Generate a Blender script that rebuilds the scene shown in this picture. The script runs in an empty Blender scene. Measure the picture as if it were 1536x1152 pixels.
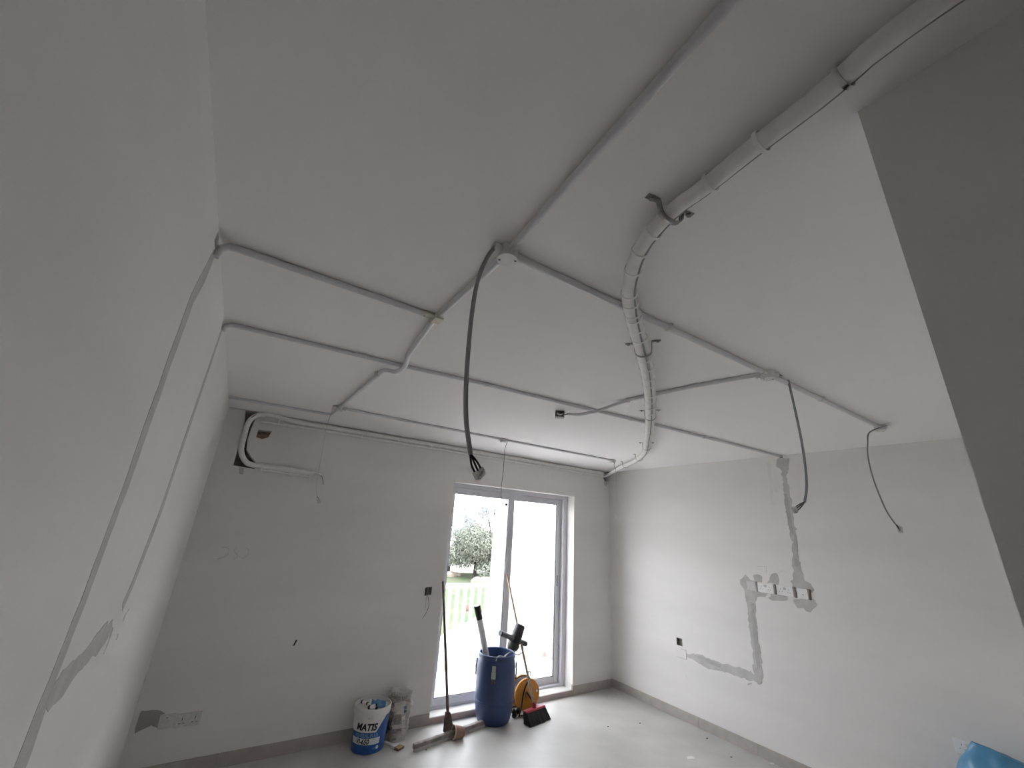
import bpy, bmesh, math, random
from mathutils import Vector, Matrix, noise
random.seed(7)
PI = math.pi
scene = bpy.context.scene
C = scene.collection

# ------------------------------------------------------------------ camera
CAM = Vector((0.26689, -4.42126, 1.86857)); FPX = 601.54
wv = Vector((0.3159, -0.1591, -0.5666))
RW = Matrix.Rotation(wv.length, 3, wv.normalized())        # rotates a level camera looking along +y
right_v, up_v, fwd_v = RW @ Vector((1, 0, 0)), RW @ Vector((0, 0, 1)), RW @ Vector((0, 1, 0))
cam_d = bpy.data.cameras.new('camera'); cam = bpy.data.objects.new('camera', cam_d); C.objects.link(cam)
M = Matrix((right_v, up_v, -fwd_v)).transposed().to_4x4(); M.translation = CAM
cam.matrix_world = M
cam_d.sensor_fit = 'HORIZONTAL'; cam_d.sensor_width = 36; cam_d.lens = FPX * 36 / 1536
cam_d.clip_start = 0.02; cam_d.clip_end = 400
scene.camera = cam

# ------------------------------------------------------------------ daylight: an even overcast sky
SKY = 10.6
world = bpy.data.worlds.new('overcast'); scene.world = world; world.use_nodes = True
bg = world.node_tree.nodes['Background']
bg.inputs[0].default_value = (0.95, 0.965, 1.03, 1); bg.inputs[1].default_value = SKY
vs = scene.view_settings
vs.view_transform = 'Standard'; vs.look = 'None'; vs.gamma = 1; vs.use_curve_mapping = False; vs.exposure = 0.0
scene.cycles.max_bounces = 14; scene.cycles.diffuse_bounces = 10; scene.cycles.transparent_max_bounces = 12

# ------------------------------------------------------------------ from a photo pixel to a point on a known plane
W, H = 4.892, 2.75                    # room width and ceiling height
def ray(px, py): return right_v * ((px - 768) / FPX) + up_v * (-(py - 576) / FPX) + fwd_v
def on(px, py, ax, v):
    d = ray(px, py); return CAM + d * ((v - CAM[ax]) / d[ax])
def on_back(px, py, y=0.0): return on(px, py, 1, y)
def on_ceil(px, py, z=H): return on(px, py, 2, z)
def on_floor(px, py, z=0.0): return on(px, py, 2, z)
def on_left(px, py, x=0.0): return on(px, py, 0, x)
def on_right(px, py, x=W): return on(px, py, 0, x)

# ------------------------------------------------------------------ materials
MATS = {}
def mat(name, col, rough=0.6, amt=0.0, scale=8.0, bump=0.0, bscale=None, metal=0.0, col2=None, detail=4, spec=0.5):
    m = bpy.data.materials.new(name); m.use_nodes = True
    nt = m.node_tree; b = nt.nodes['Principled BSDF']
    b.inputs['Base Color'].default_value = (*col, 1); b.inputs['Roughness'].default_value = rough
    b.inputs['Metallic'].default_value = metal; b.inputs['Specular IOR Level'].default_value = spec
    if amt or col2 or bump:
        geo = nt.nodes.new('ShaderNodeNewGeometry')
    if amt or col2:
        n = nt.nodes.new('ShaderNodeTexNoise'); n.inputs['Scale'].default_value = scale; n.inputs['Detail'].default_value = detail
        nt.links.new(geo.outputs['Position'], n.inputs['Vector'])
        r = nt.nodes.new('ShaderNodeValToRGB')
        r.color_ramp.elements[0].position = 0.32; r.color_ramp.elements[1].position = 0.68
        lo = tuple(c * (1 - amt) for c in col); hi = tuple(min(1, c * (1 + amt)) for c in col)
        if col2: lo, hi = col, col2
        r.color_ramp.elements[0].color = (*lo, 1); r.color_ramp.elements[1].color = (*hi, 1)
        nt.links.new(n.outputs['Fac'], r.inputs['Fac']); nt.links.new(r.outputs['Color'], b.inputs['Base Color'])
    if bump:
        n2 = nt.nodes.new('ShaderNodeTexNoise'); n2.inputs['Scale'].default_value = bscale or scale * 6; n2.inputs['Detail'].default_value = 5
        nt.links.new(geo.outputs['Position'], n2.inputs['Vector'])
        bp = nt.nodes.new('ShaderNodeBump'); bp.inputs['Strength'].default_value = bump; bp.inputs['Distance'].default_value = 0.004
        nt.links.new(n2.outputs['Fac'], bp.inputs['Height']); nt.links.new(bp.outputs['Normal'], b.inputs['Normal'])
    MATS[name] = m
    return m
def paint(name, col, amt):
    """wall paint: broad trowel mottling plus finer smudges"""
    m = mat(name, col, 0.75, amt, 1.3, 0.25, 14, spec=0.3)
    nt = m.node_tree; geo = next(n for n in nt.nodes if n.type == 'NEW_GEOMETRY'); no = [n for n in nt.nodes if n.type == 'TEX_NOISE'][0]
    mp = nt.nodes.new('ShaderNodeMapping'); mp.inputs['Scale'].default_value = (0.55, 0.55, 1.9); no.inputs['Detail'].default_value = 6
    nt.links.new(geo.outputs['Position'], mp.inputs['Vector']); nt.links.new(mp.outputs['Vector'], no.inputs['Vector'])
    return m
paint('wall', (0.75, 0.728, 0.708), 0.045)
paint('ceiling', (0.87, 0.852, 0.845), 0.012)
mat('floor', (0.475, 0.465, 0.44), 0.42, 0.10, 2.3, 0.08, 30)
mat('skirting', (0.40, 0.365, 0.335), 0.45, 0.08, 9)
mat('sill', (0.72, 0.71, 0.68), 0.35, 0.05, 12)
mat('sill_riser', (0.42, 0.35, 0.33), 0.45, 0.08, 12)
mat('plaster', (0.50, 0.49, 0.475), 0.9, 0.09, 11, 0.5, 60)
mat('plaster_mid', (0.43, 0.42, 0.405), 0.9, 0.09, 14, 0.5, 60)
mat('plaster_dark', (0.33, 0.32, 0.30), 0.9, 0.10, 14, 0.5, 60)
mat('plaster_faint', (0.70, 0.69, 0.68), 0.85, 0.04, 9)
mat('raw_hole', (0.30, 0.26, 0.22), 0.95, 0.3, 30, 0.8, 70)
mat('pencil', (0.40, 0.39, 0.38), 0.9)
mat('conduit', (0.66, 0.66, 0.68), 0.4)
mat('box_plastic', (0.66, 0.655, 0.65), 0.4)
mat('tee_plastic', (0.64, 0.60, 0.53), 0.45)
mat('cable_grey', (0.29, 0.29, 0.29), 0.5)
mat('wire_black', (0.02, 0.02, 0.02), 0.4)
mat('terminal', (0.55, 0.53, 0.51), 0.5, 0.2, 120)
mat('insulation', (0.80, 0.785, 0.76), 0.55, 0.05, 20, 0.4, 60)
mat('tie', (0.84, 0.83, 0.82), 0.4)
mat('strap_metal', (0.30, 0.295, 0.29), 0.45, 0.3, 60, metal=0.7)
mat('plate', (0.82, 0.81, 0.80), 0.35)
mat('plate_dusty', (0.62, 0.61, 0.60), 0.7, 0.08, 60)
mat('socket_hole', (0.10, 0.10, 0.10), 0.6)
mat('back_box', (0.26, 0.255, 0.235), 0.5, 0.3, 50)
mat('copper', (0.50, 0.32, 0.24), 0.4, metal=0.6)
mat('alu', (0.63, 0.63, 0.66), 0.38, spec=0.5)
mat('gasket', (0.06, 0.06, 0.065), 0.6)
mat('ext_white', (0.84, 0.84, 0.84), 0.8, 0.03, 3)
mat('ext_floor', (0.78, 0.78, 0.77), 0.6, 0.05, 6)
mat('ext_skirt', (0.40, 0.365, 0.335), 0.6, 0.05, 9)
mat('drain', (0.35, 0.35, 0.34), 0.5)
mat('barrel', (0.028, 0.054, 0.14), 0.40, 0.16, 5, 0.15, 30)
mat('latch', (0.42, 0.44, 0.40), 0.35, 0.15, 60, metal=0.6)
mat('pvc', (0.72, 0.72, 0.72), 0.4, 0.06, 14)
mat('black_plastic', (0.018, 0.018, 0.02), 0.4)
mat('drill_black', (0.014, 0.014, 0.017), 0.45, 0.3, 60)
mat('drill_green', (0.030, 0.036, 0.024), 0.5, 0.4, 50)
mat('drill_grip', (0.16, 0.155, 0.16), 0.5)
mat('steel', (0.5, 0.5, 0.5), 0.3, metal=0.9)
mat('reel', (0.62, 0.27, 0.035), 0.42, 0.06, 12)
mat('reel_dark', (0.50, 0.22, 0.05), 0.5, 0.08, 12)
mat('broom_wood', (0.44, 0.33, 0.24), 0.55, 0.18, 30)
mat('broom_red', (0.33, 0.02, 0.045), 0.4)
mat('bristle', (0.012, 0.012, 0.014), 0.8)
mat('grey_wood', (0.27, 0.235, 0.22), 0.75, 0.3, 18, 0.4, 90)
mat('handle_wood', (0.15, 0.11, 0.095), 0.6, 0.25, 25)
mat('rubber', (0.40, 0.38, 0.36), 0.8, 0.15, 30)
mat('rust', (0.10, 0.08, 0.07), 0.7, 0.5, 40)
mat('clay', (0.27, 0.165, 0.12), 0.7, 0.1, 25)
mat('clay_rim', (0.50, 0.39, 0.33), 0.7)
mat('pail_white', (0.70, 0.69, 0.67), 0.4, 0.06, 16)
mat('pail_blue', (0.014, 0.085, 0.29), 0.4, 0.10, 14)
mat('print_white', (0.66, 0.69, 0.71), 0.45, 0.05, 20)
mat('print_black', (0.012, 0.012, 0.012), 0.5)
mat('print_pale', (0.17, 0.30, 0.52), 0.5)
mat('cloth_blue', (0.10, 0.25, 0.42), 0.85, 0.1, 20)
mat('sack', (0.40, 0.37, 0.34), 0.85, 0.0, 14, 0.5, 40, col2=(0.60, 0.58, 0.55))
mat('sack_print', (0.30, 0.265, 0.235), 0.85, 0.12, 30)
mat('sack_white', (0.62, 0.61, 0.60), 0.8, 0.08, 20)
mat('sack_blue', (0.12, 0.17, 0.22), 0.8, 0.12, 20)
mat('brush_bristle', (0.26, 0.18, 0.10), 0.8, 0.3, 90)
mat('bag_blue', (0.075, 0.25, 0.42), 0.35, 0.10, 6, 0.3, 12)
mat('grass', (0.070, 0.108, 0.055), 0.9, 0.0, 0.6, col2=(0.125, 0.118, 0.09), detail=9, spec=0.0)
mat('soil', (0.11, 0.062, 0.05), 0.9, 0.2, 1.5, spec=0.0)
mat('pale_ground', (0.50, 0.48, 0.43), 0.9, 0.1, 0.8, spec=0.0)
mat('rail_paint', (0.76, 0.76, 0.76), 0.5)
mat('parapet', (0.78, 0.775, 0.77), 0.8, 0.03, 3)
mat('rock', (0.26, 0.22, 0.18), 0.9, 0.2, 2, spec=0.0)
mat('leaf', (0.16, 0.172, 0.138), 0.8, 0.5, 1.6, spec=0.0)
mat('leaf_far', (0.27, 0.29, 0.31), 0.9, 0.3, 0.8, spec=0.0)  # pale blue-grey leaves, with distance haze painted into the colour
mat('bark', (0.04, 0.034, 0.03), 0.9, 0.2, 4, spec=0.0)
mat('mark', (0.03, 0.025, 0.02), 0.8)
mat('chip', (0.72, 0.71, 0.69), 0.9)
mat('grime', (0.10, 0.095, 0.09), 0.9)
# window glass: clear sheet with Fresnel reflection
g = bpy.data.materials.new('glass'); g.use_nodes = True; nt = g.node_tree; nt.nodes.remove(nt.nodes['Principled BSDF'])
tr = nt.nodes.new('ShaderNodeBsdfTransparent'); gl = nt.nodes.new('ShaderNodeBsdfGlossy'); gl.inputs['Roughness'].default_value = 0.02
lw = nt.nodes.new('ShaderNodeLayerWeight'); lw.inputs['Blend'].default_value = 0.5
pw = nt.nodes.new('ShaderNodeMath'); pw.operation = 'POWER'; pw.inputs[1].default_value = 5.0
fr = nt.nodes.new('ShaderNodeMath'); fr.operation = 'MULTIPLY_ADD'; fr.inputs[1].default_value = 0.96; fr.inputs[2].default_value = 0.04   # Schlick reflectance
nt.links.new(lw.outputs['Facing'], pw.inputs[0]); nt.links.new(pw.outputs[0], fr.inputs[0])
mx = nt.nodes.new('ShaderNodeMixShader'); tr.inputs[0].default_value = (0.95, 0.96, 0.96, 1)
nt.links.new(fr.outputs[0], mx.inputs[0]); nt.links.new(tr.outputs[0], mx.inputs[1]); nt.links.new(gl.outputs[0], mx.inputs[2])
nt.links.new(mx.outputs[0], nt.nodes['Material Output'].inputs['Surface']); MATS['glass'] = g
# grooved sack print
# ------------------------------------------------------------------ mesh helpers (world coordinates)
LOC = {}
def tag(o, label=None, cat=None, group=None, kind=None):
    if label: o['label'] = label
    if cat: o['category'] = cat
    if group: o['group'] = group
    if kind: o['kind'] = kind
    return o
def thing(name, loc, label, cat, group=None):
    o = bpy.data.objects.new(name, None); C.objects.link(o); o.empty_display_size = 0.05
    o.location = loc; LOC[o.name] = Vector(loc)
    return tag(o, label, cat, group)
def frame_of(t):
    t = t.normalized(); a = Vector((0, 0, 1)) if abs(t.z) < 0.9 else Vector((1, 0, 0))
    u = t.cross(a).normalized(); return u, t.cross(u).normalized()
class MB:
    def __init__(s): s.v = []; s.f = []
    def add(s, v, f):
        n = len(s.v); s.v += [Vector(p) for p in v]; s.f += [[i + n for i in q] for q in f]; return s
    def box(s, x0, x1, y0, y1, z0, z1):
        return s.add([(x0, y0, z0), (x1, y0, z0), (x1, y1, z0), (x0, y1, z0), (x0, y0, z1), (x1, y0, z1), (x1, y1, z1), (x0, y1, z1)],
                     [(0, 3, 2, 1), (4, 5, 6, 7), (0, 1, 5, 4), (1, 2, 6, 5), (2, 3, 7, 6), (3, 0, 4, 7)])
    def obox(s, c, ax, ay, az, hx, hy, hz):
        c = Vector(c); P = []
        for k in (-1, 1):
            for i, j in ((-1, -1), (1, -1), (1, 1), (-1, 1)): P.append(c + ax * hx * i + ay * hy * j + az * hz * k)
        return s.add(P, [(0, 3, 2, 1), (4, 5, 6, 7), (0, 1, 5, 4), (1, 2, 6, 5), (2, 3, 7, 6), (3, 0, 4, 7)])
    def tube(s, path, r, n=10, caps=True, closed=False, flat=None):
        path = [Vector(p) for p in path]; m = len(path)
        rs = r if isinstance(r, (list, tuple)) else [r] * m
        T = []
        for i in range(m):
            if closed: t = path[(i + 1) % m] - path[i - 1]
            else: t = path[min(i + 1, m - 1)] - path[max(i - 1, 0)]
            T.append(t.normalized() if t.length > 1e-9 else Vector((0, 0, 1)))
        u, w = frame_of(T[0]); V = []
        for i in range(m):
            u = (u - T[i] * u.dot(T[i])); u = u.normalized() if u.length > 1e-6 else frame_of(T[i])[0]
            w = T[i].cross(u)
            for k in range(n):
                a = 2 * PI * k / n; V.append(path[i] + (u * math.cos(a) + w * math.sin(a)) * rs[i])
        F = []
        for i in range(m if closed else m - 1):
            j = (i + 1) % m
            for k in range(n): F.append((i * n + k, i * n + (k + 1) % n, j * n + (k + 1) % n, j * n + k))
        if caps and not closed:
            F.append(tuple(range(n - 1, -1, -1))); F.append(tuple((m - 1) * n + k for k in range(n)))
        return s.add(V, F)
    def lathe(s, prof, o=(0, 0, 0), ax=(0, 0, 1), n=32, a0=0, a1=2 * PI):
        """prof: list of (radius, height along ax)"""
        o = Vector(o); ax = Vector(ax).normalized()
        if abs(ax.z) > 0.999: u = Vector((1, 0, 0)); w = Vector((0, 1, 0)) * (1 if ax.z > 0 else -1)
        else: u = ax.cross(Vector((0, 0, 1))).normalized(); w = ax.cross(u)
        full = abs(a1 - a0 - 2 * PI) < 1e-6; cols = n if full else n + 1; V = []
        for (r, h) in prof:
            for k in range(cols):
                a = a0 + (a1 - a0) * k / n; V.append(o + ax * h + (u * math.cos(a) + w * math.sin(a)) * r)
        F = []
        for i in range(len(prof) - 1):
            for k in range(n):
                k2 = (k + 1) % cols if full else k + 1
                F.append((i * cols + k, i * cols + k2, (i + 1) * cols + k2, (i + 1) * cols + k))
        return s.add(V, F)
    def disc(s, o, ax, r, h, n=24):
        return s.lathe([(0.0001, 0), (r, 0), (r, h), (0.0001, h)], o, ax, n)
    def prism(s, pts, d):
        """polygon pts extruded by vector d"""
        pts = [Vector(p) for p in pts]; d = Vector(d); n = len(pts)
        F = [tuple(range(n)), tuple(range(2 * n - 1, n - 1, -1))] + [(i, i + n, (i + 1) % n + n, (i + 1) % n) for i in range(n)]
        return s.add(pts + [p + d for p in pts], F)
    def build(s, name, m, parent=None, smooth=True, ang=0.6, bevel=0, loc=None, weld=False):
        if parent is not None: off = LOC[parent.name]
        elif loc is not None: off = Vector(loc)
        else:
            xs = [p.x for p in s.v]; ys = [p.y for p in s.v]; off = Vector(((min(xs) + max(xs)) / 2, (min(ys) + max(ys)) / 2, min(p.z for p in s.v)))
        me = bpy.data.meshes.new(name); me.from_pydata([p - off for p in s.v], [], s.f); me.update()
        bm = bmesh.new(); bm.from_mesh(me)
        if weld: bmesh.ops.remove_doubles(bm, verts=bm.verts, dist=1e-5)
        bmesh.ops.recalc_face_normals(bm, faces=bm.faces); bm.to_mesh(me); bm.free()
        if smooth: me.shade_smooth(); me.set_sharp_from_angle(angle=ang)
        me.materials.append(MATS[m])
        o = bpy.data.objects.new(name, me); C.objects.link(o)
        if parent is not None: o.parent = parent
        else: o.location = off
        LOC[o.name] = off
        if bevel:
            b = o.modifiers.new('bevel', 'BEVEL'); b.width = bevel; b.segments = 2; b.limit_method = 'ANGLE'
        return o
def struct(mb, name, m, bevel=0): return tag(mb.build(name, m, smooth=False, bevel=bevel), kind='structure')
def cut(o, mbs):
    """subtract solids from a wall"""
    cs = []
    for q in mbs:
        c = q.build('cutter', 'wall', smooth=False, loc=(0, 0, 0)); cs.append(c)
        md = o.modifiers.new('cut', 'BOOLEAN'); md.operation = 'DIFFERENCE'; md.object = c; md.solver = 'EXACT'
    bpy.context.view_layer.update()
    dg = bpy.context.evaluated_depsgraph_get()
    me = bpy.data.meshes.new_from_object(o.evaluated_get(dg)); o.modifiers.clear(); o.data = me
    for c in cs: bpy.data.objects.remove(c, do_unlink=True)
def spline(pts, k=6):
    """Catmull-Rom through points"""
    P = [Vector(p) for p in pts]; out = []
    for i in range(len(P) - 1):
        a, b, c, d = P[max(i - 1, 0)], P[i], P[i + 1], P[min(i + 2, len(P) - 1)]
        for j in range(k):
            t = j / k
            out.append(0.5 * ((2 * b) + (c - a) * t + (2 * a - 5 * b + 4 * c - d) * t * t + (3 * b - a - 3 * c + d) * t ** 3))
    out.append(P[-1]); return out
def X(v): return Vector(v)

# ================================================================== the room shell
T = 0.22
floor = struct(MB().box(-T, W + T, -8.2, 0.16, -0.15, 0), 'floor', 'floor')
ceiling = struct(MB().box(-T, W + T, -8.2, T, H, H + 0.2), 'ceiling', 'ceiling')
wall_left = struct(MB().box(-T, 0, -8.2, T, 0, H), 'wall_left', 'wall')
wall_right = struct(MB().box(W, W + T, -4.5, T, 0, H), 'wall_right', 'wall')
wall_back = struct(MB().box(0, W, 0, T, 0, H), 'wall_back', 'wall')
XE, YE = 1.177, -4.289
wall_corridor = struct(MB().box(XE, XE + 0.15, -8.2, YE, 0, H), 'wall_corridor', 'wall')
wall_rear = struct(MB().box(XE + 0.15, W, YE - 0.15, YE, 0, H), 'wall_rear', 'wall')
wall_passage = struct(MB().box(0, XE, -8.2, -8.05, 0, H), 'wall_passage', 'wall')
DX0, DX1, DZ1, SZ = 2.335, 4.203, 2.335, 0.058
def back_poly(px, depth=0.14, y=-0.02):
    return MB().prism([on_back(a, b) + Vector((0, y, 0)) for a, b in px], (0, depth - y, 0))
zc = lambda x, y: (300 + x / 5.762, 560 + y / 5.762)       # pixels read off an enlarged crop
ac_hole = [zc(*p) for p in [(395, 325), (505, 338), (478, 400), (442, 480), (412, 560), (403, 660), (440, 720), (480, 765), (490, 800), (470, 826), (380, 812), (285, 795), (315, 690), (345, 590), (365, 500), (388, 400)]]
cu_hole = [zc(*p) for p in [(505, 487), (622, 500), (590, 550), (540, 568), (485, 552)]]
cor_hole = [(905, 706), (914, 706), (914.5, 721), (908, 724), (904.5, 716)]
cut(wall_back, [MB().box(DX0, DX1, -0.1, T + 0.1, -0.1, DZ1), back_poly(ac_hole), back_poly(cu_hole, 0.1), back_poly(cor_hole, 0.16),
                MB().box(2.146, 2.208, -0.05, 0.045, 1.143, 1.222)])
GAPS = ((-2.022, -2.002), (-2.201, -2.175), (-2.378, -2.350), (-2.498, -2.479)); GZ0, GZ1 = 1.408, 1.499
def gap_cutters(): return [MB().box(W - 0.05, W + 0.045, y0, y1, GZ0, GZ1) for y0, y1 in GAPS]
cut(wall_right, [MB().box(W - 0.05, W + 0.045, -1.089, -1.012, 0.709, 0.786), MB().box(W - 0.05, W + 0.035, -2.449, -2.415, 2.714, 2.7485)] + gap_cutters())
for y0, y1 in GAPS: MB().box(W + 0.041, W + 0.0448, y0, y1, GZ0, GZ1).build('recess_lining', 'back_box', wall_right, smooth=False)
MB().box(W + 0.031, W + 0.0348, -2.449, -2.415, 2.714, 2.7485).build('recess_lining', 'raw_hole', wall_right, smooth=False)
# left wall: open chase ends round the conduits and open cracks in the plaster
CRACKS = ([(168.6, 941), (169.6, 941.4), (165.2, 957), (164.2, 957)], [(164.4, 958), (165, 958.2), (155.2, 982), (154.8, 981.6)],
          [(194, 912.5), (194.6, 913), (189.5, 920), (187, 926), (184.6, 933), (184, 932.6), (186.4, 924)], [(177, 950), (177.8, 950.3), (174.8, 960), (174.2, 959.8)])
def crack_cutters(): return [MB().prism([on_left(*p) + Vector((0.01, 0, 0)) for p in px], (-0.03, 0, 0)) for px in CRACKS]
cut(wall_left, [MB().box(-0.06, 0.05, -2.935, -2.888, 2.703, 2.744), MB().box(-0.06, 0.05, -2.147, -2.130, 2.706, 2.7485)] + crack_cutters())
for y0, y1, z0, z1 in ((-2.935, -2.888, 2.703, 2.744), (-2.147, -2.130, 2.706, 2.7485)): MB().box(-0.0598, -0.056, y0, y1, z0, z1).build('recess_lining', 'raw_hole', wall_left, smooth=False)
# linings of the holes (parts of the wall they are in)
def lining(px, y, parent, m='raw_hole'): MB().prism([on_back(a, b) + Vector((0, y, 0)) for a, b in px], (0, 0.004, 0)).build('hole_lining', m, parent, smooth=False)
lining(ac_hole, 0.135, wall_back); lining(cu_hole, 0.095, wall_back); lining(cor_hole, 0.155, wall_back)

# skirting: tile lengths, each its own piece
bb = tag(MB().box(0.012, 0.03, -0.003, 0.0, 0.0, 0.094).build('baseboard_back', 'skirting', smooth=False), kind='structure')
def skirt_run(parent, axis, a, b, step, face, inward, h=0.094, m='skirting'):
    p = a; n = max(1, round(abs(b - a) / step)); L = (b - a) / n
    for i in range(n):
        q0, q1 = sorted((a + L * i, a + L * (i + 1))); q0 += 0.0012; q1 -= 0.0012
        d0, d1 = sorted((face, face + inward * 0.011))
        (MB().box(q0, q1, d0, d1, 0, h) if axis == 'x' else MB().box(d0, d1, q0, q1, 0, h)).build('skirting_tile', m, parent, smooth=False, bevel=0.0015)
skirt_run(bb, 'x', 0.03, DX0, 0.6, 0.0, -1); skirt_run(bb, 'x', DX1, W - 0.012, 0.6, 0.0, -1)
br = tag(MB().box(W - 0.003, W, -4.285, -4.275, 0, 0.094).build('baseboard_right', 'skirting', smooth=False), kind='structure')
skirt_run(br, 'y', 0.0, -4.275, 0.6, W, -1)
bl = tag(MB().box(0, 0.003, -0.03, -0.02, 0, 0.094).build('baseboard_left', 'skirting', smooth=False), kind='structure')
skirt_run(bl, 'y', -0.03, -8.0, 0.6, 0.0, 1)
# door step: pale slab with a brown riser
sill = struct(MB().box(DX0, DX1, 0.0, 0.30, 0.012, SZ), 'trim_1', 'sill', bevel=0.002)
MB().box(DX0 + 0.001, DX1 - 0.001, -0.009, 0.0, 0.0, SZ - 0.004).build('riser', 'sill_riser', sill, smooth=False)
MB().box(DX1 - 0.012, DX1 - 0.0005, 0.004, 0.148, SZ, SZ + 0.05).build('side_skirting', 'sill', sill, smooth=False)

# ------------------------------------------------------------------ sliding glass door
dr = tag(bpy.data.objects.new('door_1', None), 'white aluminium two-leaf sliding glass door', kind='structure'); C.objects.link(dr)
dr.location = (3.27, 0.15, SZ); LOC[dr.name] = Vector(dr.location)
F0, F1 = 0.15, 0.245
fm = MB()
fm.box(DX0, DX0 + 0.03, F0, F1, SZ, DZ1); fm.box(DX1 - 0.062, DX1, F0, F1, SZ, DZ1)
fm.box(DX0 + 0.03, DX1 - 0.062, F0, F1, DZ1 - 0.045, DZ1); fm.box(DX0 + 0.03, DX1 - 0.062, F0, F1, SZ, SZ + 0.022)
fm.build('outer_frame', 'alu', dr, smooth=False, bevel=0.002)
def leaf(x0, x1, y0, y1, sl, sr, zt, zb, rb):
    z0, z1 = SZ + 0.016, DZ1 - 0.047
    m = MB(); m.box(x0, x0 + sl, y0, y1, z0, z1); m.box(x1 - sr, x1, y0, y1, z0, z1)
    m.box(x0 + sl, x1 - sr, y0, y1, z1 - zt, z1); m.box(x0 + sl, x1 - sr, y0, y1, z0, z0 + rb)
    L = m.build('leaf_frame', 'alu', dr, smooth=False, bevel=0.002)
    a, b, c, d = x0 + sl, x1 - sr, z0 + rb, z1 - zt; ym = (y0 + y1) / 2
    q = MB()
    for bx in ((a, a + 0.006, c, d), (b - 0.006, b, c, d), (a + 0.006, b - 0.006, c, c + 0.005), (a + 0.006, b - 0.006, d - 0.005, d)):
        q.box(bx[0], bx[1], y0 + 0.006, ym + 0.01, bx[2], bx[3])
    q.build('gasket', 'gasket', L, smooth=False)
    MB().box(a + 0.002, b - 0.002, ym - 0.003, ym + 0.003, c + 0.002, d - 0.002).build('glass_pane', 'glass', L, smooth=False)
    return L
leafL = leaf(2.352, 3.306, 0.155, 0.193, 0.085, 0.078, 0.072, 0, 0.072)
leafR = leaf(3.235, 4.141, 0.202, 0.240, 0.070, 0.072, 0.075, 0, 0.075)
MB().box(4.085, 4.097, 0.199, 0.203, 1.17, 1.30).build('pull_handle', 'gasket', leafR, smooth=False, bevel=0.002)

# ================================================================== plaster repairs, marks on the walls
def jag(pts, amp=0.006, step=0.03, seed=0):
    out = []; rnd = random.Random(seed)
    for i in range(len(pts)):
        a, b = pts[i], pts[(i + 1) % len(pts)]; n = max(1, int((b - a).length / step))
        for j in range(n):
            p = a.lerp(b, j / n); q = p * 23 + Vector((seed, 0, 0))
            e = noise.noise_vector(q) * amp + noise.noise_vector(q * 3.1) * amp * 0.6
            out.append(p + e)
    return out
def patch(wall, where, px, m='plaster', amp=0.006, seed=0, th=0.0007, name='plaster_patch'):
    f, n = {'b': (on_back, Vector((0, -1, 0))), 'r': (on_right, Vector((-1, 0, 0))), 'l': (on_left, Vector((1, 0, 0)))}[where]
    pts = jag([f(*p) for p in px], amp, 0.02, seed); th += (seed % 10) * 0.00012
    pts = [p - n * (p - f(*px[0])).dot(n) for p in pts]
    return MB().prism(pts, n * th).build(name, m, wall, smooth=False)
zs = lambda x, y: (1090 + x / 10.24, 840 + y / 10.24)
# right wall: chase from the ceiling down to the socket row, and on to the blank plate
AMP = 0.017
patch(wall_right, 'r', [(1165, 687), (1184, 688), (1183, 700), (1180, 712), (1184, 735), (1188, 752), (1189, 772), (1194, 795), (1197, 815), (1198, 838), (1202, 852), (1207, 870), (1190, 873), (1189, 850), (1188, 820), (1183, 790), (1178, 765), (1174, 730), (1172, 705), (1165, 700)], seed=1, amp=0.017)
patch(wall_right, 'r', [zs(*p) for p in [(1000, 330), (1060, 290), (1150, 290), (1240, 320), (1320, 400), (1345, 450), (1310, 500), (1270, 470), (1100, 430), (1040, 415), (1000, 400)]], seed=2, amp=AMP)
patch(wall_right, 'r', [zs(*p) for p in [(1015, 580), (1110, 588), (1280, 608), (1350, 620), (1385, 690), (1340, 760), (1300, 820), (1240, 770), (1160, 735), (1110, 755), (1060, 700), (1030, 640)]], seed=3, amp=AMP)
patch(wall_right, 'r', [zs(*p) for p in [(200, 290), (290, 235), (360, 290), (380, 320), (440, 325), (440, 480), (640, 510), (560, 560), (480, 580), (420, 640), (300, 640), (270, 480), (220, 380)]], seed=4, amp=AMP)
patch(wall_right, 'r', [zs(*p) for p in [(400, 225), (480, 215), (550, 280), (540, 335), (440, 330)]], seed=5, amp=AMP)
patch(wall_right, 'r', [zs(*p) for p in [(670, 220), (770, 215), (800, 300), (800, 378), (640, 350), (665, 300)]], seed=6, amp=AMP)
patch(wall_right, 'r', [zs(*p) for p in [(680, 525), (830, 540), (940, 580), (945, 620), (870, 635), (720, 625), (620, 600), (670, 575)]], seed=7, amp=AMP)
patch(wall_right, 'r', [(1119.5, 900), (1132, 900), (1135, 935), (1138, 960), (1143, 990), (1145, 1010), (1144, 1024), (1138, 1029), (1133, 1020), (1129, 1000), (1128, 975), (1125, 945), (1121, 920)], seed=8, amp=AMP)
patch(wall_right, 'r', [(1031, 979), (1046, 981), (1062, 986), (1080, 994), (1100, 999), (1120, 1004), (1133, 1012), (1136, 1022), (1120, 1020), (1098, 1011), (1078, 1006), (1058, 1002), (1044, 992), (1032, 987)], seed=9, amp=AMP)
patch(wall_right, 'r', [(1176, 740), (1181, 742), (1186, 775), (1190, 800), (1186, 800), (1180, 772)], 'plaster_mid', seed=15, th=0.0014)
patch(wall_right, 'r', [(1192, 800), (1196, 812), (1197, 850), (1193, 850), (1190, 825)], 'plaster_mid', seed=16, th=0.0014)
patch(wall_right, 'r', [(1126, 905), (1131, 905), (1136, 950), (1141, 1000), (1136, 1005), (1131, 960)], 'plaster_mid', seed=17, th=0.0014)
patch(wall_right, 'r', [(1040, 982), (1062, 988), (1082, 997), (1080, 1001), (1058, 994)], 'plaster_mid', seed=19, th=0.0014)
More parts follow.
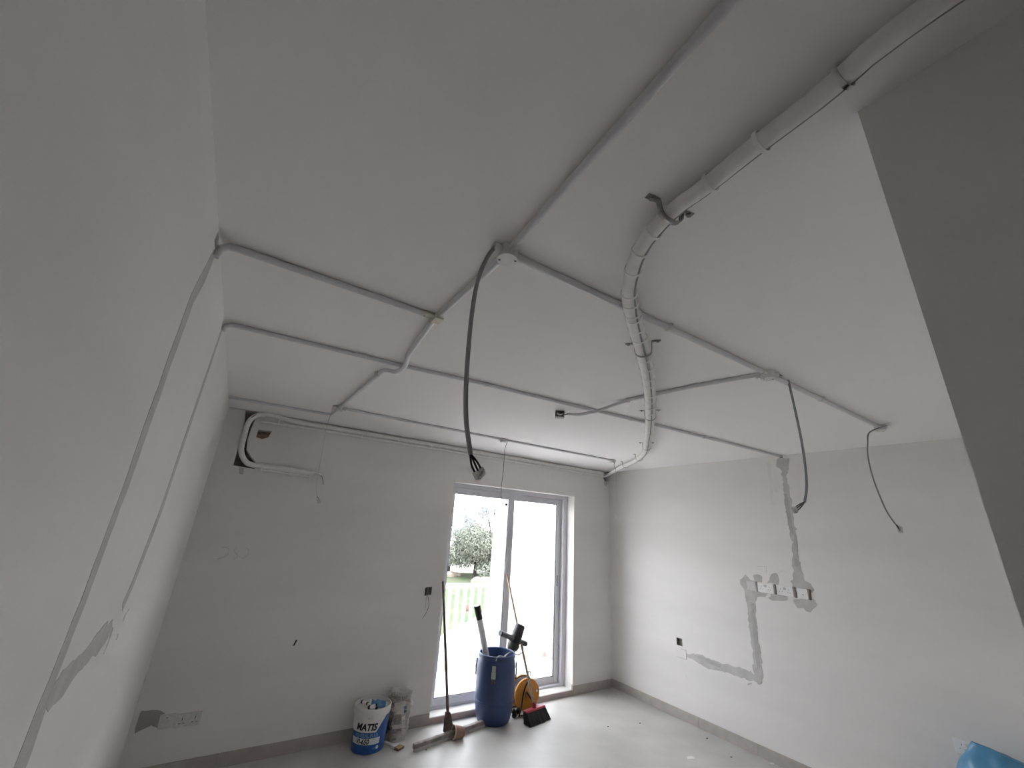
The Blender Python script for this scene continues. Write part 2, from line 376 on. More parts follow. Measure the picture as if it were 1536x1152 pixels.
patch(wall_right, 'r', [(1150, 694), (1157, 694), (1160, 750), (1163, 758), (1157, 757), (1153, 720)], 'plaster_faint', seed=10)
patch(wall_right, 'r', [(1160, 692), (1165, 692), (1166, 740), (1161, 735)], 'plaster_faint', seed=11)
patch(wall_right, 'r', [(1026, 995), (1029, 995), (1030, 1010), (1032, 1020), (1028, 1016)], 'plaster_faint', seed=12)
patch(wall_right, 'r', [(1122, 1025), (1128, 1024), (1128, 1027), (1121, 1028)], 'plaster', seed=13)
patch(wall_right, 'r', [(1146, 1037), (1151, 1037), (1151, 1039), (1146, 1039)], 'plaster_faint', seed=14)
# left wall: two long chases from the conduit ends and a wide run that joins them
def strip(pts, wd): 
    P = [Vector(p) for p in pts]; a = []; b = []
    for i, p in enumerate(P):
        t = (P[min(i + 1, len(P) - 1)] - P[max(i - 1, 0)]).normalized(); n = Vector((0, -t.z, t.y)); a.append(p + n * wd[i]); b.append(p - n * wd[i])
    return a + b[::-1]
def lstrip(pts, wd, seed, m='plaster'):
    q = jag(strip(pts, wd), 0.007, 0.04, seed); q = [Vector((0, p.y, p.z)) for p in q]
    MB().prism(q, (0.0008, 0, 0)).build('plaster_patch', m, wall_left, smooth=False)
lstrip([(0, -2.875, 2.69), (0, -2.89, 2.6), (0, -2.94, 2.48), (0, -2.92, 2.2), (0, -2.885, 1.9), (0, -2.88, 1.63), (0, -2.90, 1.43), (0, -2.885, 1.3), (0, -2.88, 1.0), (0, -2.88, 0.1)],
       [0.026, 0.038, 0.036, 0.034, 0.032, 0.032, 0.038, 0.056, 0.05, 0.05], 21)
lstrip([(0, -2.10, 2.71), (0, -2.09, 2.3), (0, -2.08, 1.83), (0, -2.16, 1.58), (0, -2.22, 1.50)], [0.026, 0.034, 0.040, 0.038, 0.03], 22)
patch(wall_left, 'l', [(158, 936), (168, 932), (168, 948), (160, 960), (148, 978), (128, 995), (112, 1016), (93, 1045), (72, 1068), (66, 1062), (76, 1035), (95, 1005), (112, 990), (130, 972), (142, 955)], seed=23, amp=0.012)
for o in list(wall_right.children):
    if o.name.startswith('plaster_patch'):
        b3 = [o.matrix_world @ Vector(c) for c in o.bound_box]
        if min(p.z for p in b3) < 1.499 and max(p.z for p in b3) > 1.408: cut(o, gap_cutters())
for o in list(wall_left.children):
    if o.name.startswith('plaster_patch'): cut(o, crack_cutters())
# back wall
zl = lambda x, y: (190 + x / 11.815, 1050 + y / 11.815)
patch(wall_back, 'b', [zl(*p) for p in [(230, 235), (270, 190), (350, 195), (480, 178), (600, 190), (700, 240), (600, 262), (545, 500), (440, 455), (330, 500), (215, 550), (140, 600), (150, 500), (190, 380)]], 'plaster_dark', 0.004, 31)
patch(wall_back, 'b', [(358, 701), (366, 702), (365, 712), (359, 711)], 'plaster', 0.004, 32)
patch(wall_back, 'b', [(906, 722), (911, 722), (912, 727), (909, 729), (906, 727)], 'plaster', 0.003, 34)
patch(wall_back, 'b', [(444, 959.5), (446, 960), (442, 968), (439, 969)], 'mark', 0.001, 35, 0.0015, 'scratch')
patch(wall_back, 'b', [(219, 1008), (220.5, 1009), (206, 1055), (203, 1058), (205, 1045)], 'plaster_dark', 0.004, 36)
zp = lambda x, y: (300 + x / 5.762, 800 + y / 5.762)
def scribble(px, wall, f, n, w=0.0022):
    p = [f(*q) + n * 0.0006 for q in px]; MB().tube(spline(p, 5), w / 2, 5).build('pencil_mark', 'pencil', wall)
nb, nr = Vector((0, -1, 0)), Vector((-1, 0, 0))
scribble([zp(*p) for p in [(185, 125), (220, 118), (250, 140), (240, 175), (200, 200), (150, 222), (200, 212), (250, 180)]], wall_back, on_back, nb)
scribble([zp(*p) for p in [(320, 122), (300, 145), (302, 165), (325, 185), (322, 205), (290, 222)]], wall_back, on_back, nb)
scribble([zp(*p) for p in [(395, 125), (420, 145), (415, 180), (390, 205), (358, 215)]], wall_back, on_back, nb)
scribble([zs(*p) for p in [(460, 95), (600, 97)]], wall_right, on_right, nr, 0.0016)
scribble([zs(*p) for p in [(607, 100), (609, 200)]], wall_right, on_right, nr, 0.0016)
scribble([zs(*p) for p in [(800, 210), (830, 175), (880, 165), (930, 200)]], wall_right, on_right, nr, 0.0016)

# ================================================================== wall plates
def socket_face(y, z, d0=0.004, d1=0.002):
    """three flat-pin slots of one outlet on the right wall"""
    m = MB()
    for dy, dz, hy, hz in ((0, 0.016, 0.0022, 0.0055), (-0.0115, -0.008, 0.0045, 0.0022), (0.0115, -0.008, 0.0045, 0.0022)):
        m.box(W - d0, W - d1, y + dy - hy, y + dy + hy, z + dz - hz, z + dz + hz)
    return m
def plate_r(name, y0, y1, z0, z1, label, outlets=(), m='plate', proud=0.010, switches=(), screw=False):
    t = thing(name, (W, (y0 + y1) / 2, z0), label, 'socket' if outlets else 'wall plate')
    fp = MB().box(W - proud, W + 0.002, y0, y1, z0, z1).build('face_plate', m, t, smooth=False, bevel=0.002)
    if outlets: cut(fp, [socket_face(y, (z0 + z1) / 2 - 0.004, 0.013, 0.003) for y in outlets])
    for y in outlets: socket_face(y, (z0 + z1) / 2 - 0.004).build('pin_slots', 'socket_hole', t, smooth=False)
    for y in switches: MB().box(W - proud - 0.003, W - proud + 0.001, y - 0.006, y + 0.006, z1 - 0.034, z1 - 0.014).build('rocker_switch', 'plate_dusty', t, smooth=False, bevel=0.001)
    if screw: MB().disc((W - proud + 0.0005, (y0 + y1) / 2, (z0 + z1) / 2 - 0.01), (-1, 0, 0), 0.005, 0.0015, 12).build('screw_hole', 'grime', t)
    return t
zb, zt = 1.411, 1.497
plate_r('cover_plate', -2.000, -1.912, zb, zt, 'square grey dusty cover plate at the start of the socket row', m='plate_dusty', proud=0.005)
plate_r('double_socket', -2.172, -2.024, zb, zt, 'white double socket beside the dusty grey cover plate', (-2.061, -2.135), switches=(-2.091, -2.105))
plate_r('double_socket', -2.348, -2.203, zb, zt, 'white double socket beside the proud square wall plate', (-2.239, -2.312), switches=(-2.268, -2.282))
plate_r('square_plate', -2.478, -2.395, zb, zt, 'square white wall plate standing proud, last of the socket row', proud=0.022, screw=True)
# recessed empty box and outlined blank plate further along
b = thing('back_box', (W + 0.04, -1.05, 0.709), 'small open metal box sunk in the right wall above a blank plate', 'wall box')
q = MB(); q.box(W + 0.036, W + 0.042, -1.089, -1.012, 0.709, 0.786); q.box(W + 0.001, W + 0.036, -1.089, -1.086, 0.709, 0.786); q.box(W + 0.001, W + 0.036, -1.015, -1.012, 0.709, 0.786)
q.box(W + 0.001, W + 0.036, -1.086, -1.015, 0.709, 0.712); q.box(W + 0.001, W + 0.036, -1.086, -1.015, 0.783, 0.786); q.build('box_shell', 'back_box', b, smooth=False)
MB().box(W + 0.030, W + 0.034, -1.086, -1.015, 0.742, 0.748).build('strap', 'strap_metal', b, smooth=False)
t = thing('blank_plate', (W, -1.06, 0.59), 'blank white square plate with a dark outline under the open box', 'wall plate')
MB().box(W - 0.004, W, -1.128, -0.998, 0.592, 0.681).build('face_plate', 'wall', t, smooth=False, bevel=0.001)
q = MB(); q.box(W - 0.002, W, -1.131, -1.128, 0.592, 0.682); q.box(W - 0.002, W, -1.131, -1.06, 0.681, 0.684); q.box(W - 0.002, W, -1.128, -1.0, 0.589, 0.592); q.build('open_joint', 'pencil', t, smooth=False)
plate_r('double_socket', -3.392, -3.243, 0.578, 0.664, 'white double socket half hidden behind the blue plastic sack', (-3.283, -3.352), switches=(-3.31, -3.325))
# back wall, low by the left corner
def plate_b(name, x0, x1, z0, z1, label, outlets=(), proud=0.010, extra=False):
    t = thing(name, ((x0 + x1) / 2, 0, z0), label, 'socket' if outlets else 'wall plate')
    fp = MB().box(x0, x1, -proud, 0.001, z0, z1).build('face_plate', 'plate_dusty', t, smooth=False, bevel=0.002); slots = []
    for x in outlets:
        m = MB(); k_ = MB(); z = (z0 + z1) / 2 - 0.006
        for dx, dz, hx, hz in ((0, 0.014, 0.0028, 0.009), (-0.0125, -0.012, 0.0055, 0.003), (0.0125, -0.012, 0.0055, 0.003), (0.002, 0.031, 0.003, 0.002)):
            m.box(x + dx - hx, x + dx + hx, -0.004, -0.002, z + dz - hz, z + dz + hz); k_.box(x + dx - hx, x + dx + hx, -proud - 0.004, -0.003, z + dz - hz, z + dz + hz)
        m.build('pin_slots', 'socket_hole', t, smooth=False); slots.append(k_)
    if slots: cut(fp, slots)
    if extra:
        MB().disc(((x0 + x1) / 2 - 0.005, -proud + 0.0005, z1 - 0.018), (0, -1, 0), 0.004, 0.001, 10).build('screw_hole', 'grime', t)
    return t
plate_b('square_plate', 0.163, 0.257, 0.312, 0.399, 'square dusty wall plate beside the dark plaster patch near the left corner', extra=True)
plate_b('double_socket', 0.262, 0.418, 0.305, 0.391, 'dusty double socket low on the window wall near the left corner', (0.302, 0.382))
# box with loose wires left of the door
b = thing('back_box', (2.177, 0.04, 1.143), 'small open metal box with loose wires beside the sliding door', 'wall box')
q = MB(); q.box(2.146, 2.208, 0.038, 0.043, 1.143, 1.222); q.box(2.146, 2.149, 0.0, 0.038, 1.143, 1.222); q.box(2.205, 2.208, 0.0, 0.038, 1.143, 1.222); q.box(2.149, 2.205, 0, 0.038, 1.143, 1.146); q.box(2.149, 2.205, 0, 0.038, 1.219, 1.222)
q.build('box_shell', 'back_box', b, smooth=False)
MB().box(2.133, 2.147, -0.012, 0.0, 1.140, 1.216).build('fixing_lug', 'grime', b, smooth=False)
MB().tube(spline([(2.160, 0.03, 1.2), (2.156, -0.012, 1.16), (2.172, -0.025, 1.11), (2.182, -0.03, 1.06), (2.170, -0.03, 1.0), (2.130, -0.03, 0.935)], 6), 0.0022, 6).build('wire', 'wire_black', b)
MB().tube(spline([(2.158, 0.03, 1.19), (2.150, -0.01, 1.14), (2.152, -0.012, 1.06), (2.153, -0.012, 1.0)], 6), 0.0014, 6).build('wire', 'cable_grey', b)

# ================================================================== conduits on the ceiling
RC = 0.0132
ZC = H - RC + 0.0008
def conduit(pts, label, clips=(), r=RC, zpts=None, group=None):
    P = [Vector((p[0], p[1], p[2] if len(p) > 2 else H - r + 0.0008)) for p in pts]
    t = thing('conduit', P[0], label, 'conduit', group)
    MB().tube(P if zpts is None else spline(P, 5), r, 12).build('pipe', 'conduit', t)
    for c in clips:
        c = Vector(c); d = min(range(len(P) - 1), key=lambda i: ((P[i] + P[i + 1]) / 2 - c).length)
        a, b_ = P[d], P[d + 1]; ax = (b_ - a).normalized(); k = (c - a).dot(ax); c = a + ax * k
        m = MB(); m.tube([c - ax * 0.007, c + ax * 0.007], r + 0.0035, 14)
        side = ax.cross(Vector((0, 0, 1))).normalized()
        m.obox(c + Vector((0, 0, r * 0.55)), ax, side, Vector((0, 0, 1)), 0.007, r + 0.009, 0.003)
        m.build('saddle', 'box_plastic', t)
    return t
def cz(px, py): return on_ceil(px, py, ZC)
BC, BR, BF = (0.829, -3.447), (2.500, -3.462), (4.110, -3.465)
BB, BM, BE = (0.802, -0.83), (2.458, -0.83), (4.075, -0.85)
TE = (0.818, -2.868)
conduit([(0.752, -7.9), (0.766, -4.5), (0.77, -4.25), (0.826, -3.475)], 'grey conduit running back along the passage ceiling from the round box', r=0.0115)
conduit([(0.828, -3.42), (0.82, -2.90)], 'short grey conduit between the round box and the beige tee')
conduit([(0.818, -2.84), (0.868, -2.36), (0.885, -2.30), (0.90, -2.24, ZC - 0.012), (0.895, -2.175, ZC - 0.026), (0.875, -2.11, ZC - 0.026), (0.845, -2.065, ZC - 0.01), (0.835, -2.02), (0.827, -1.97), (0.803, -0.86)],
        'grey conduit hopping over a crossing conduit on its way to the window side', [(0.826, -1.93, ZC)])
conduit([(0.004, -2.874, 2.68), (0.012, -2.874, 2.715), (0.03, -2.873, 2.733), (0.06, -2.872, ZC), (0.79, -2.868)], 'grey conduit from the left wall to the beige tee')
conduit([(0.004, -2.118, 2.70), (0.012, -2.119, 2.725), (0.035, -2.12, ZC), (0.88, -2.172), (1.44, -2.235), (2.07, -2.275), (2.97, -2.345), (3.87, -2.39), (4.905, -2.432)],
        'long grey conduit crossing the ceiling from left wall to right wall', [(1.44, -2.235, ZC), (2.72, -2.325, ZC), (3.62, -2.377, ZC)], r=0.0122)
conduit([(0.004, -0.459), (0.28, -0.468), (0.54, -0.485), (0.745, -0.505), (0.785, -0.53), (0.798, -0.58), (0.801, -0.80)], 'grey conduit from the far left corner bending to a small box', r=0.0112)
conduit([(0.832, -0.83), (2.43, -0.83)], 'grey conduit along the window side with a single pale saddle', [(1.75, -0.83, ZC)], r=0.0112)
conduit([(2.488, -0.83), (4.05, -0.85)], 'grey conduit along the window side ending near the right wall', [(3.28, -0.84, ZC)], r=0.0112)
conduit([(0.86, -3.447), (2.47, -3.462)], 'grey conduit passing above the white pipe bundle between two round boxes', [(1.665, -3.455, ZC)])
conduit([(2.53, -3.462), (4.08, -3.465)], 'grey conduit between the last two round boxes near the right wall', [(3.14, -3.463, ZC)])
conduit([(2.487, -3.44), (2.40, -3.10), (2.335, -2.66), (2.318, -2.52, ZC - 0.012), (2.30, -2.36, ZC - 0.032), (2.275, -2.22, ZC - 0.032), (2.245, -2.13, ZC - 0.016)],
        'sagging grey conduit that dips under another and ends at the square ceiling hole', [(2.332, -2.64, ZC)], r=0.0122)

# round junction boxes
def junction(at, dirs, label, r=0.034, h=0.042, cablespout=None):
    t = thing('junction_box', (at[0], at[1], H), label, 'junction box', None)
    o = Vector((at[0], at[1], H))
    MB().lathe([(0.0001, 0.0), (r * 0.97, 0.0), (r * 0.95, -h + 0.006), (0.0001, -h + 0.006)], o, (0, 0, 1), 28).build('body', 'box_plastic', t)
    lid = MB().lathe([(0.0001, -h + 0.006), (r * 1.02, -h + 0.006), (r * 1.02, -h + 0.001), (r * 0.98, -h - 0.001), (0.0001, -h - 0.0015)], o, (0, 0, 1), 28).build('lid', 'box_plastic', t)
    for s in (-1, 1):
        MB().disc(o + Vector((0.85 * s, -0.5 * s, 0)).normalized() * r * 0.74 + Vector((0, 0, -h - 0.0005)), (0, 0, -1), 0.0042, 0.0014, 10).build('screw', 'grime', lid)
    for d in dirs:
        d = Vector((d[0], d[1], 0)).normalized(); c = o + Vector((0, 0, -RC - 0.001))
        MB().tube([c + d * r * 0.8, c + d * (r + 0.022)], 0.0148, 14).build('spout', 'box_plastic', t)
    return t
junction(BC, [(-.05, -1), (0, 1), (1, 0), (-1, -.05)], 'largest round junction box with a two-screw lid over the passage end', 0.036)
junction(BR, [(-1, 0), (1, 0), (-.25, 1), (1, -.6)], 'round junction box where three conduits meet right of the pipe bundle')
junction(BF, [(-1, 0), (-.4, -1)], 'round junction box at the end of a conduit by the right wall')
junction(BB, [(0, -1), (1, 0), (0, 1), (-1, 0.1)], 'small junction box near the air-conditioning wall opening', 0.031, 0.038)
junction(BM, [(-1, 0), (1, 0), (.6, -.4)], 'small junction box on the ceiling above the sliding door', 0.030, 0.038)
junction(BE, [(-1, 0), (1, 0)], 'small junction box at the conduit end near the room corner hole', 0.030, 0.038)
# beige inspection tee
t = thing('tee_fitting', (TE[0], TE[1], H), 'beige plastic tee fitting joining three conduits', 'fitting')
MB().tube([(0.822, -2.912, ZC), (0.815, -2.818, ZC)], 0.0155, 14).build('run_sleeve', 'tee_plastic', t)
MB().tube([(0.815, -2.868, ZC), (0.762, -2.868, ZC)], 0.0155, 14).build('branch_sleeve', 'tee_plastic', t)
MB().box(0.800, 0.842, -2.905, -2.845, H - 0.034, H - 0.022).build('inspection_lid', 'tee_plastic', t, smooth=False, bevel=0.003)
# open-fronted box hanging under the ceiling
bd = Vector((-0.60, -0.80, 0)); bs = Vector((0.80, -0.60, 0)); u = Vector((0, 0, 1)); bc = Vector((2.215, -2.055, H))
b = thing('ceiling_box', bc, 'small dark open box under the ceiling with curled wires', 'junction box')
q = MB(); q.obox(bc - bd * 0.028 - u * 0.024, bd, bs, u, 0.002, 0.034, 0.024)
for e in (-1, 1): q.obox(bc + bs * 0.033 * e - u * 0.024, bd, bs, u, 0.026, 0.0015, 0.024)
q.obox(bc - u * 0.0468, bd, bs, u, 0.026, 0.034, 0.0015); q.obox(bc - u * 0.0015, bd, bs, u, 0.026, 0.034, 0.0015)
q.build('box_shell', 'back_box', b, smooth=False)
MB().tube(spline([bc - bd * .02 - u * .02, bc + bd * .01 - bs * .018 - u * .018, bc + bd * .025 - bs * .005 - u * .034, bc + bd * .02 + bs * .018 - u * .026, bc - bd * .02 + bs * .02 - u * .015], 6), 0.006, 8).build('cable_loop', 'plate', b)
e0 = Vector((2.245, -2.13, ZC - 0.016))
MB().tube(spline([e0, bc + bd * .06 + bs * .02 - u * .043, bc + bd * .03 + bs * .01 - u * .038, bc - bd * .02 - u * .03], 5), 0.003, 6).build('wire', 'wire_black', b)
MB().tube(spline([e0, bc + bd * .055 + bs * .03 - u * .022, bc + bd * .02 + bs * .022 - u * .012, bc - bd * .02 + bs * .01 - u * .012], 5), 0.002, 6).build('wire', 'wire_black', b)

# hanging cables
def cable(px, y, r, label, start, tail=None, end=None, size=0.02, m='cable_grey', yend=None):
    n = len(px); P = [Vector(start)] + [on_back(a, b_, y + ((yend - y) * i / (n - 1) if yend is not None else 0)) for i, (a, b_) in enumerate(px)]
    t = thing('hanging_cable', P[0], label, 'cable')
    MB().tube(spline(P, 7), r, 9).build('sheath', m, t)
    e = P[-1]; yy = e.y
    if tail:
        f = on_back(*tail, yy); d = (f - e).normalized(); s = d.cross(Vector((0, 1, 0))).normalized()
        for k in (-1, 0, 1):
            mid = e.lerp(f, 0.5) + s * size * 0.45 * k + Vector((0, 0.004 * k, -abs(k) * 0.002))
            MB().tube(spline([e - d * 0.004, mid, f + s * size * 0.4 * k], 5), min(r * 0.42, 0.003), 6).build('wire', 'wire_black', t)
        q = MB()
        for k in (-1.5, -0.5, 0.5, 1.5):
            c = f + s * size * 0.3 * k + d * (0.35 + 0.08 * (k == -0.5) - 0.06 * (k == 1.5)) * size
            q.obox(c, d, s, Vector((0, 1, 0)), size * 0.42, size * 0.14, size * 0.3)
            q.tube([c - Vector((0, size * 0.3, 0)), c - Vector((0, size * 0.45, 0))], size * 0.1, 8)
        q.build('terminal_block', 'terminal', t, smooth=False)
    if end: end(t, e)
    return t
zC = H - RC - 0.001
cable([(731, 386), (717, 420), (708, 470), (702, 530), (699, 580), (699, 625), (702, 655), (706, 682)], -3.447, 0.0068, 'thick grey cable hanging from the largest round box with a terminal block',
      (0.778, -3.45, zC), (717, 706), size=0.026)
cable([(1180, 566), (1187, 590), (1196, 630), (1203, 665), (1208, 700), (1210, 730), (1207, 753)], -3.475, 0.0062, 'thick grey cable hanging from the middle round box before the right wall',
      (2.549, -3.487, zC), (1193, 764), size=0.024)
cable([(1305, 648), (1301.5, 665), (1302, 685), (1308, 712), (1318, 740), (1330, 767), (1343, 786)], -3.475, 0.0046, 'thin grey cable hanging from the last round box by the right wall',
      (4.09, -3.515, zC), (1349, 793), size=0.032)
cable([(494, 628), (489, 645), (484, 675), (478, 708), (474.5, 728), (476, 745)], -0.84, 0.0022, 'thin wire hanging in front of the lower pipe end on the window wall', (0.751, -0.825, zC), (478.5, 752), size=0.018, m='plate_dusty')
def plug(t, e): MB().lathe([(0.0001, 0), (0.012, 0.004), (0.015, 0.014), (0.011, 0.026), (0.0001, 0.028)], e, (0.6, -0.5, -0.3), 14).build('end_cap', 'grime', t)
cable([(757, 675), (756, 692), (754, 715), (752, 730), (752, 745), (755, 753), (757.5, 756)], -0.85, 0.0034, 'thin wire hanging in front of the sliding door with a small end cap', (2.50, -0.86, zC), end=plug)
def loop(t, e): MB().tube([e + Vector((0.012 * math.sin(a), 0, -0.022 + 0.022 * math.cos(a))) for a in [2 * PI * i / 14 for i in range(14)]], 0.0025, 6, closed=True).build('end_loop', 'plate', t)
cable([(921, 698), (924, 708), (924, 725), (924, 745), (923.5, 772)], -0.86, 0.0030, 'thin wire hanging at the far right corner with a looped end', (4.127, -0.85, zC), end=loop, m='plate_dusty')

# ================================================================== insulated pipe bundle across the ceiling
ZB = H - 0.0300; ZF = H - 0.050      # tight to the passage ceiling, then under the conduits
bpx = [(1005, 320), (960, 376), (944.5, 430), (947, 462), (954, 492), (963, 523), (971, 560), (975, 600), (974.5, 632), (972, 655), (967, 679), (952, 692), (930, 702)]
bpath = [Vector((1.06, -7.8, ZB)), Vector((1.06, -6.0, ZB)), Vector((1.062, -5.0, ZB)), on_ceil(1400, 8, ZB), on_ceil(1240, 137, ZB), on_ceil(1130, 222, ZB), on_ceil(1058, 280, ZB)] + [on_ceil(a, b_, ZB + (ZF - ZB) * min(1, k / 2)) for k, (a, b_) in enumerate(bpx)]
bpath += [Vector((4.79, -0.10, 2.700)), Vector((4.815, 0.01, 2.692)), Vector((4.83, 0.12, 2.688))]
S = spline(bpath, 8)
S2 = [S[0]]
for p in S[1:]:
    if (p - S2[-1]).length > 0.03: S2.append(p)
S = S2
def side(i):
    t = (S[min(i + 1, len(S) - 1)] - S[max(i - 1, 0)]); t.z = 0; t.normalize(); return Vector((t.y, -t.x, 0)), t
t = thing('pipe_bundle', (1.09, -4.1, H), 'white insulated pipe bundle snaking across the ceiling under tape bands', 'pipe bundle')
pmain = MB(); P1, P2, P3 = [], [], []
for i, p in enumerate(S):
    s, tt = side(i); far = max(0, min(1, (p.x - 1.15) / 0.5))
    wob = 0.002 * noise.noise(p * 6)
    P1.append(p - s * (0.004 + 0.006 * far) + Vector((0, 0, -0.003 + wob))); P2.append(p + s * (0.006 + 0.016 * far) + Vector((0, 0, 0.015 - 0.017 * far)))
    P3.append(p + s * (0.0195 - 0.009 * far) + Vector((0, 0, -0.006 - 0.011 * far)))
MB().tube(P1, [0.0205 + 0.0023 * max(0, min(1, (p.x - 1.10) / 0.2)) + 0.0010 * noise.noise(p * 9) for p in P1], 16).build('large_pipe', 'insulation', t)
MB().tube(P2, [0.0108 + 0.0020 * max(0, min(1, (p.x - 1.15) / 0.5)) + 0.001 * noise.noise(p * 11) for p in P2], 12).build('small_pipe', 'insulation', t)
MB().tube(P3, 0.0042, 8).build('shade_slit_cord', 'cable_grey', t)  # grey cord added to stand in for the shadow slit beside the pipe
# bands: where they sit along the bundle, from pixels
def near(px, py):
    q = on_ceil(px, py, ZB); return min(range(len(S)), key=lambda i: (S[i] - q).length)
def band(i, name, m, ra=0.0435, rb=0.030, th=0.0022, wd=0.005, parent=None):
    s, tt = side(i); far = max(0, min(1, (S[i].x - 1.15) / 0.5)); c = S[i] + s * (0.0 + 0.0012 * far) + Vector((0, 0, 0.0008)); V = []; F = []; n = 22
    mid_ = max(0, min(1, (S[i].x - 1.10) / 0.2)); ra = 0.0255 + 0.0015 * mid_ + 0.0090 * far; rb = 0.0258 + 0.0024 * mid_
    for k in range(n):
        a = 2 * PI * k / n
        for e, w in ((0, -wd), (th, -wd), (th, wd), (0, wd)):
            V.append(c + tt * w + s * (ra + e) * math.cos(a) + Vector((0, 0, (rb + e) * math.sin(a))))
    for k in range(n):
        j = (k + 1) % n
        for e in range(4): F.append((k * 4 + e, k * 4 + (e + 1) % 4, j * 4 + (e + 1) % 4, j * 4 + e))
    return MB().add(V, F).build(name, m, parent or t)
tie_px = [(1255, 125), (1137, 215), (1063, 278), (983, 347), (958, 377), (951, 400), (945, 428), (945, 446), (949, 468), (955, 486), (960, 504), (967, 533), (969, 546), (972, 558), (974, 571), (975, 584), (975.5, 594), (975, 605), (975, 612), (972, 645), (971, 664)]
for a, b_ in tie_px: band(near(a, b_), 'tie', 'tie')
for k in (2, 9, 17): band(k * 3, 'tie', 'tie')
for (a, b_), l in zip([(1008, 314), (965, 523), (974, 620), (970, 669), (962, 686), (944, 696)], (1, 1, .8, .8, .6, .6)):
    i = near(a, b_); s, tt = side(i); c = S[i]; zh = H - c.z; e_ = 0.040 + 0.042 * l; ro_ = 0.0385
    prof = [(-e_, zh - .002), (-ro_ - .003, zh - .002), (-ro_, 0.004)] + [(-ro_ * math.cos(PI * k / 10), -0.029 * math.sin(PI * k / 10)) for k in range(11)] + [(ro_, 0.004), (ro_ + .003, zh - .002), (e_, zh - .002)]
    V = []; F = []; wd = 0.0085 * l
    for k, (q0, q1) in enumerate(prof):
        for w_ in (-wd, wd): V.append(c + s * (q0 + .003) + Vector((0, 0, q1)) + tt * w_)
    for k in range(len(prof) - 1): F.append((2 * k, 2 * k + 1, 2 * k + 3, 2 * k + 2))
    cl = MB().add(V, F).build('clamp', 'strap_metal', t); md = cl.modifiers.new('gauge', 'SOLIDIFY'); md.thickness = 0.0025; md.offset = 0
    for e in (-1, 1):
        MB().disc(c + s * (e * (e_ - 0.014) + .003) + Vector((0, 0, zh - .003)), (0, 0, -1), 0.0065 * l, 0.007, 8).build('bolt', 'strap_metal', cl)

# ------------------------------------------------------------------ pipe run along the top of the window wall with its loop
t2 = thing('wall_pipe_run', (0.2, 0, 2.70), 'white double pipe run along the top of the window wall, looping past the wall opening', 'pipe run')
lp = [on_back(*zc(*p), -0.026) for p in [(620, 362), (540, 358), (490, 366), (440, 398), (405, 455), (380, 545), (357, 645), (366, 715), (405, 772), (470, 795), (540, 800)]]
top = [Vector((4.79, 0.10, 2.70)), Vector((4.785, 0.03, 2.708)), Vector((4.74, -0.022, 2.714)), Vector((4.6, -0.027, 2.717)), Vector((3.5, -0.027, 2.717)), Vector((2.0, -0.027, 2.716)), Vector((1.0, -0.027, 2.713)), Vector((0.6, -0.027, 2.712))]
bot = [on_back(*zc(*p), -0.026) for p in [(650, 815), (780, 835), (900, 855), (955, 868)]]
path = spline(top + lp + bot, 8)
MB().tube(path, 0.0225, 14).build('large_pipe', 'insulation', t2)
low = [Vector((4.80, 0.06, 2.67)), Vector((4.76, -0.016, 2.676)), Vector((4.6, -0.017, 2.679)), Vector((3.0, -0.017, 2.679)), Vector((1.0, -0.017, 2.674)), Vector((0.45, -0.017, 2.668)), Vector((0.30, -0.012, 2.665)), Vector((0.24, 0.03, 2.66))]
MB().tube(spline(low, 6), 0.014, 10).build('small_pipe', 'insulation', t2)
low2 = [p + Vector((0, 0.006, -0.033)) for p in lp[-1:] + bot]
MB().tube(spline(low2, 5), 0.011, 10).build('small_pipe', 'insulation', t2)
def wtie(x, z, rz, parent=t2, m='tie', w=0.005):
    V = []; F = []; n = 18
    for k in range(n):
        a = 2 * PI * k / n
        for e, d in ((0, -w), (0.002, -w), (0.002, w), (0, w)):
            V.append((x + d, -0.025 + (0.0245 + e) * math.cos(a), z + (rz + e) * math.sin(a)))
    for k in range(n):
        j = (k + 1) % n
        for e in range(4): F.append((k * 4 + e, k * 4 + (e + 1) % 4, j * 4 + (e + 1) % 4, j * 4 + e))
    MB().add(V, F).build('tie', m, parent)
for i in range(12): wtie(0.42 + i * 0.39, 2.697, 0.043)
for a, b_ in ((540, 805), (790, 838)):
    p = on_back(*zc(a, b_), -0.026); wtie(p.x, p.z - 0.008, 0.036)
i = 0
q = on_back(*zc(465, 372), -0.026); MB().obox(q, Vector((-.75, 0, .66)).normalized(), Vector((.66, 0, .75)).normalized(), Vector((0, 1, 0)), 0.003, 0.024, 0.026).build('joint_tape', 'grime', t2, smooth=False)
# coiled cable end below
c = thing('cable_coil', on_back(472, 717, -0.02), 'small coil of white cable at the end of the lower pipe on the window wall', 'cable')
cc = on_back(472.5, 716.5, -0.022); pts = []
for k in range(40):
    a = -0.4 + 2 * PI * 2.2 * k / 39; r_ = 0.045 + 0.006 * math.sin(k * .7)
    pts.append(cc + Vector((r_ * math.cos(a), -0.006 + 0.012 * k / 39, r_ * math.sin(a))))
MB().tube(pts, 0.0048, 8).build('coil', 'insulation', c)
MB().tube(spline([pts[-1], cc + Vector((0.055, -0.01, 0.02)), cc + Vector((0.075, -0.012, -0.02)), cc + Vector((0.085, -0.01, -0.06))], 5), 0.0035, 7).build('tail', 'cable_grey', c)
MB().tube(spline([bot[-1], bot[-1] + Vector((0.03, 0, 0.012)), cc + Vector((0.05, -0.006, 0.03))], 5), [0.016] * 5 + [0.010] * 6, 10).build('pipe_end', 'insulation', c)
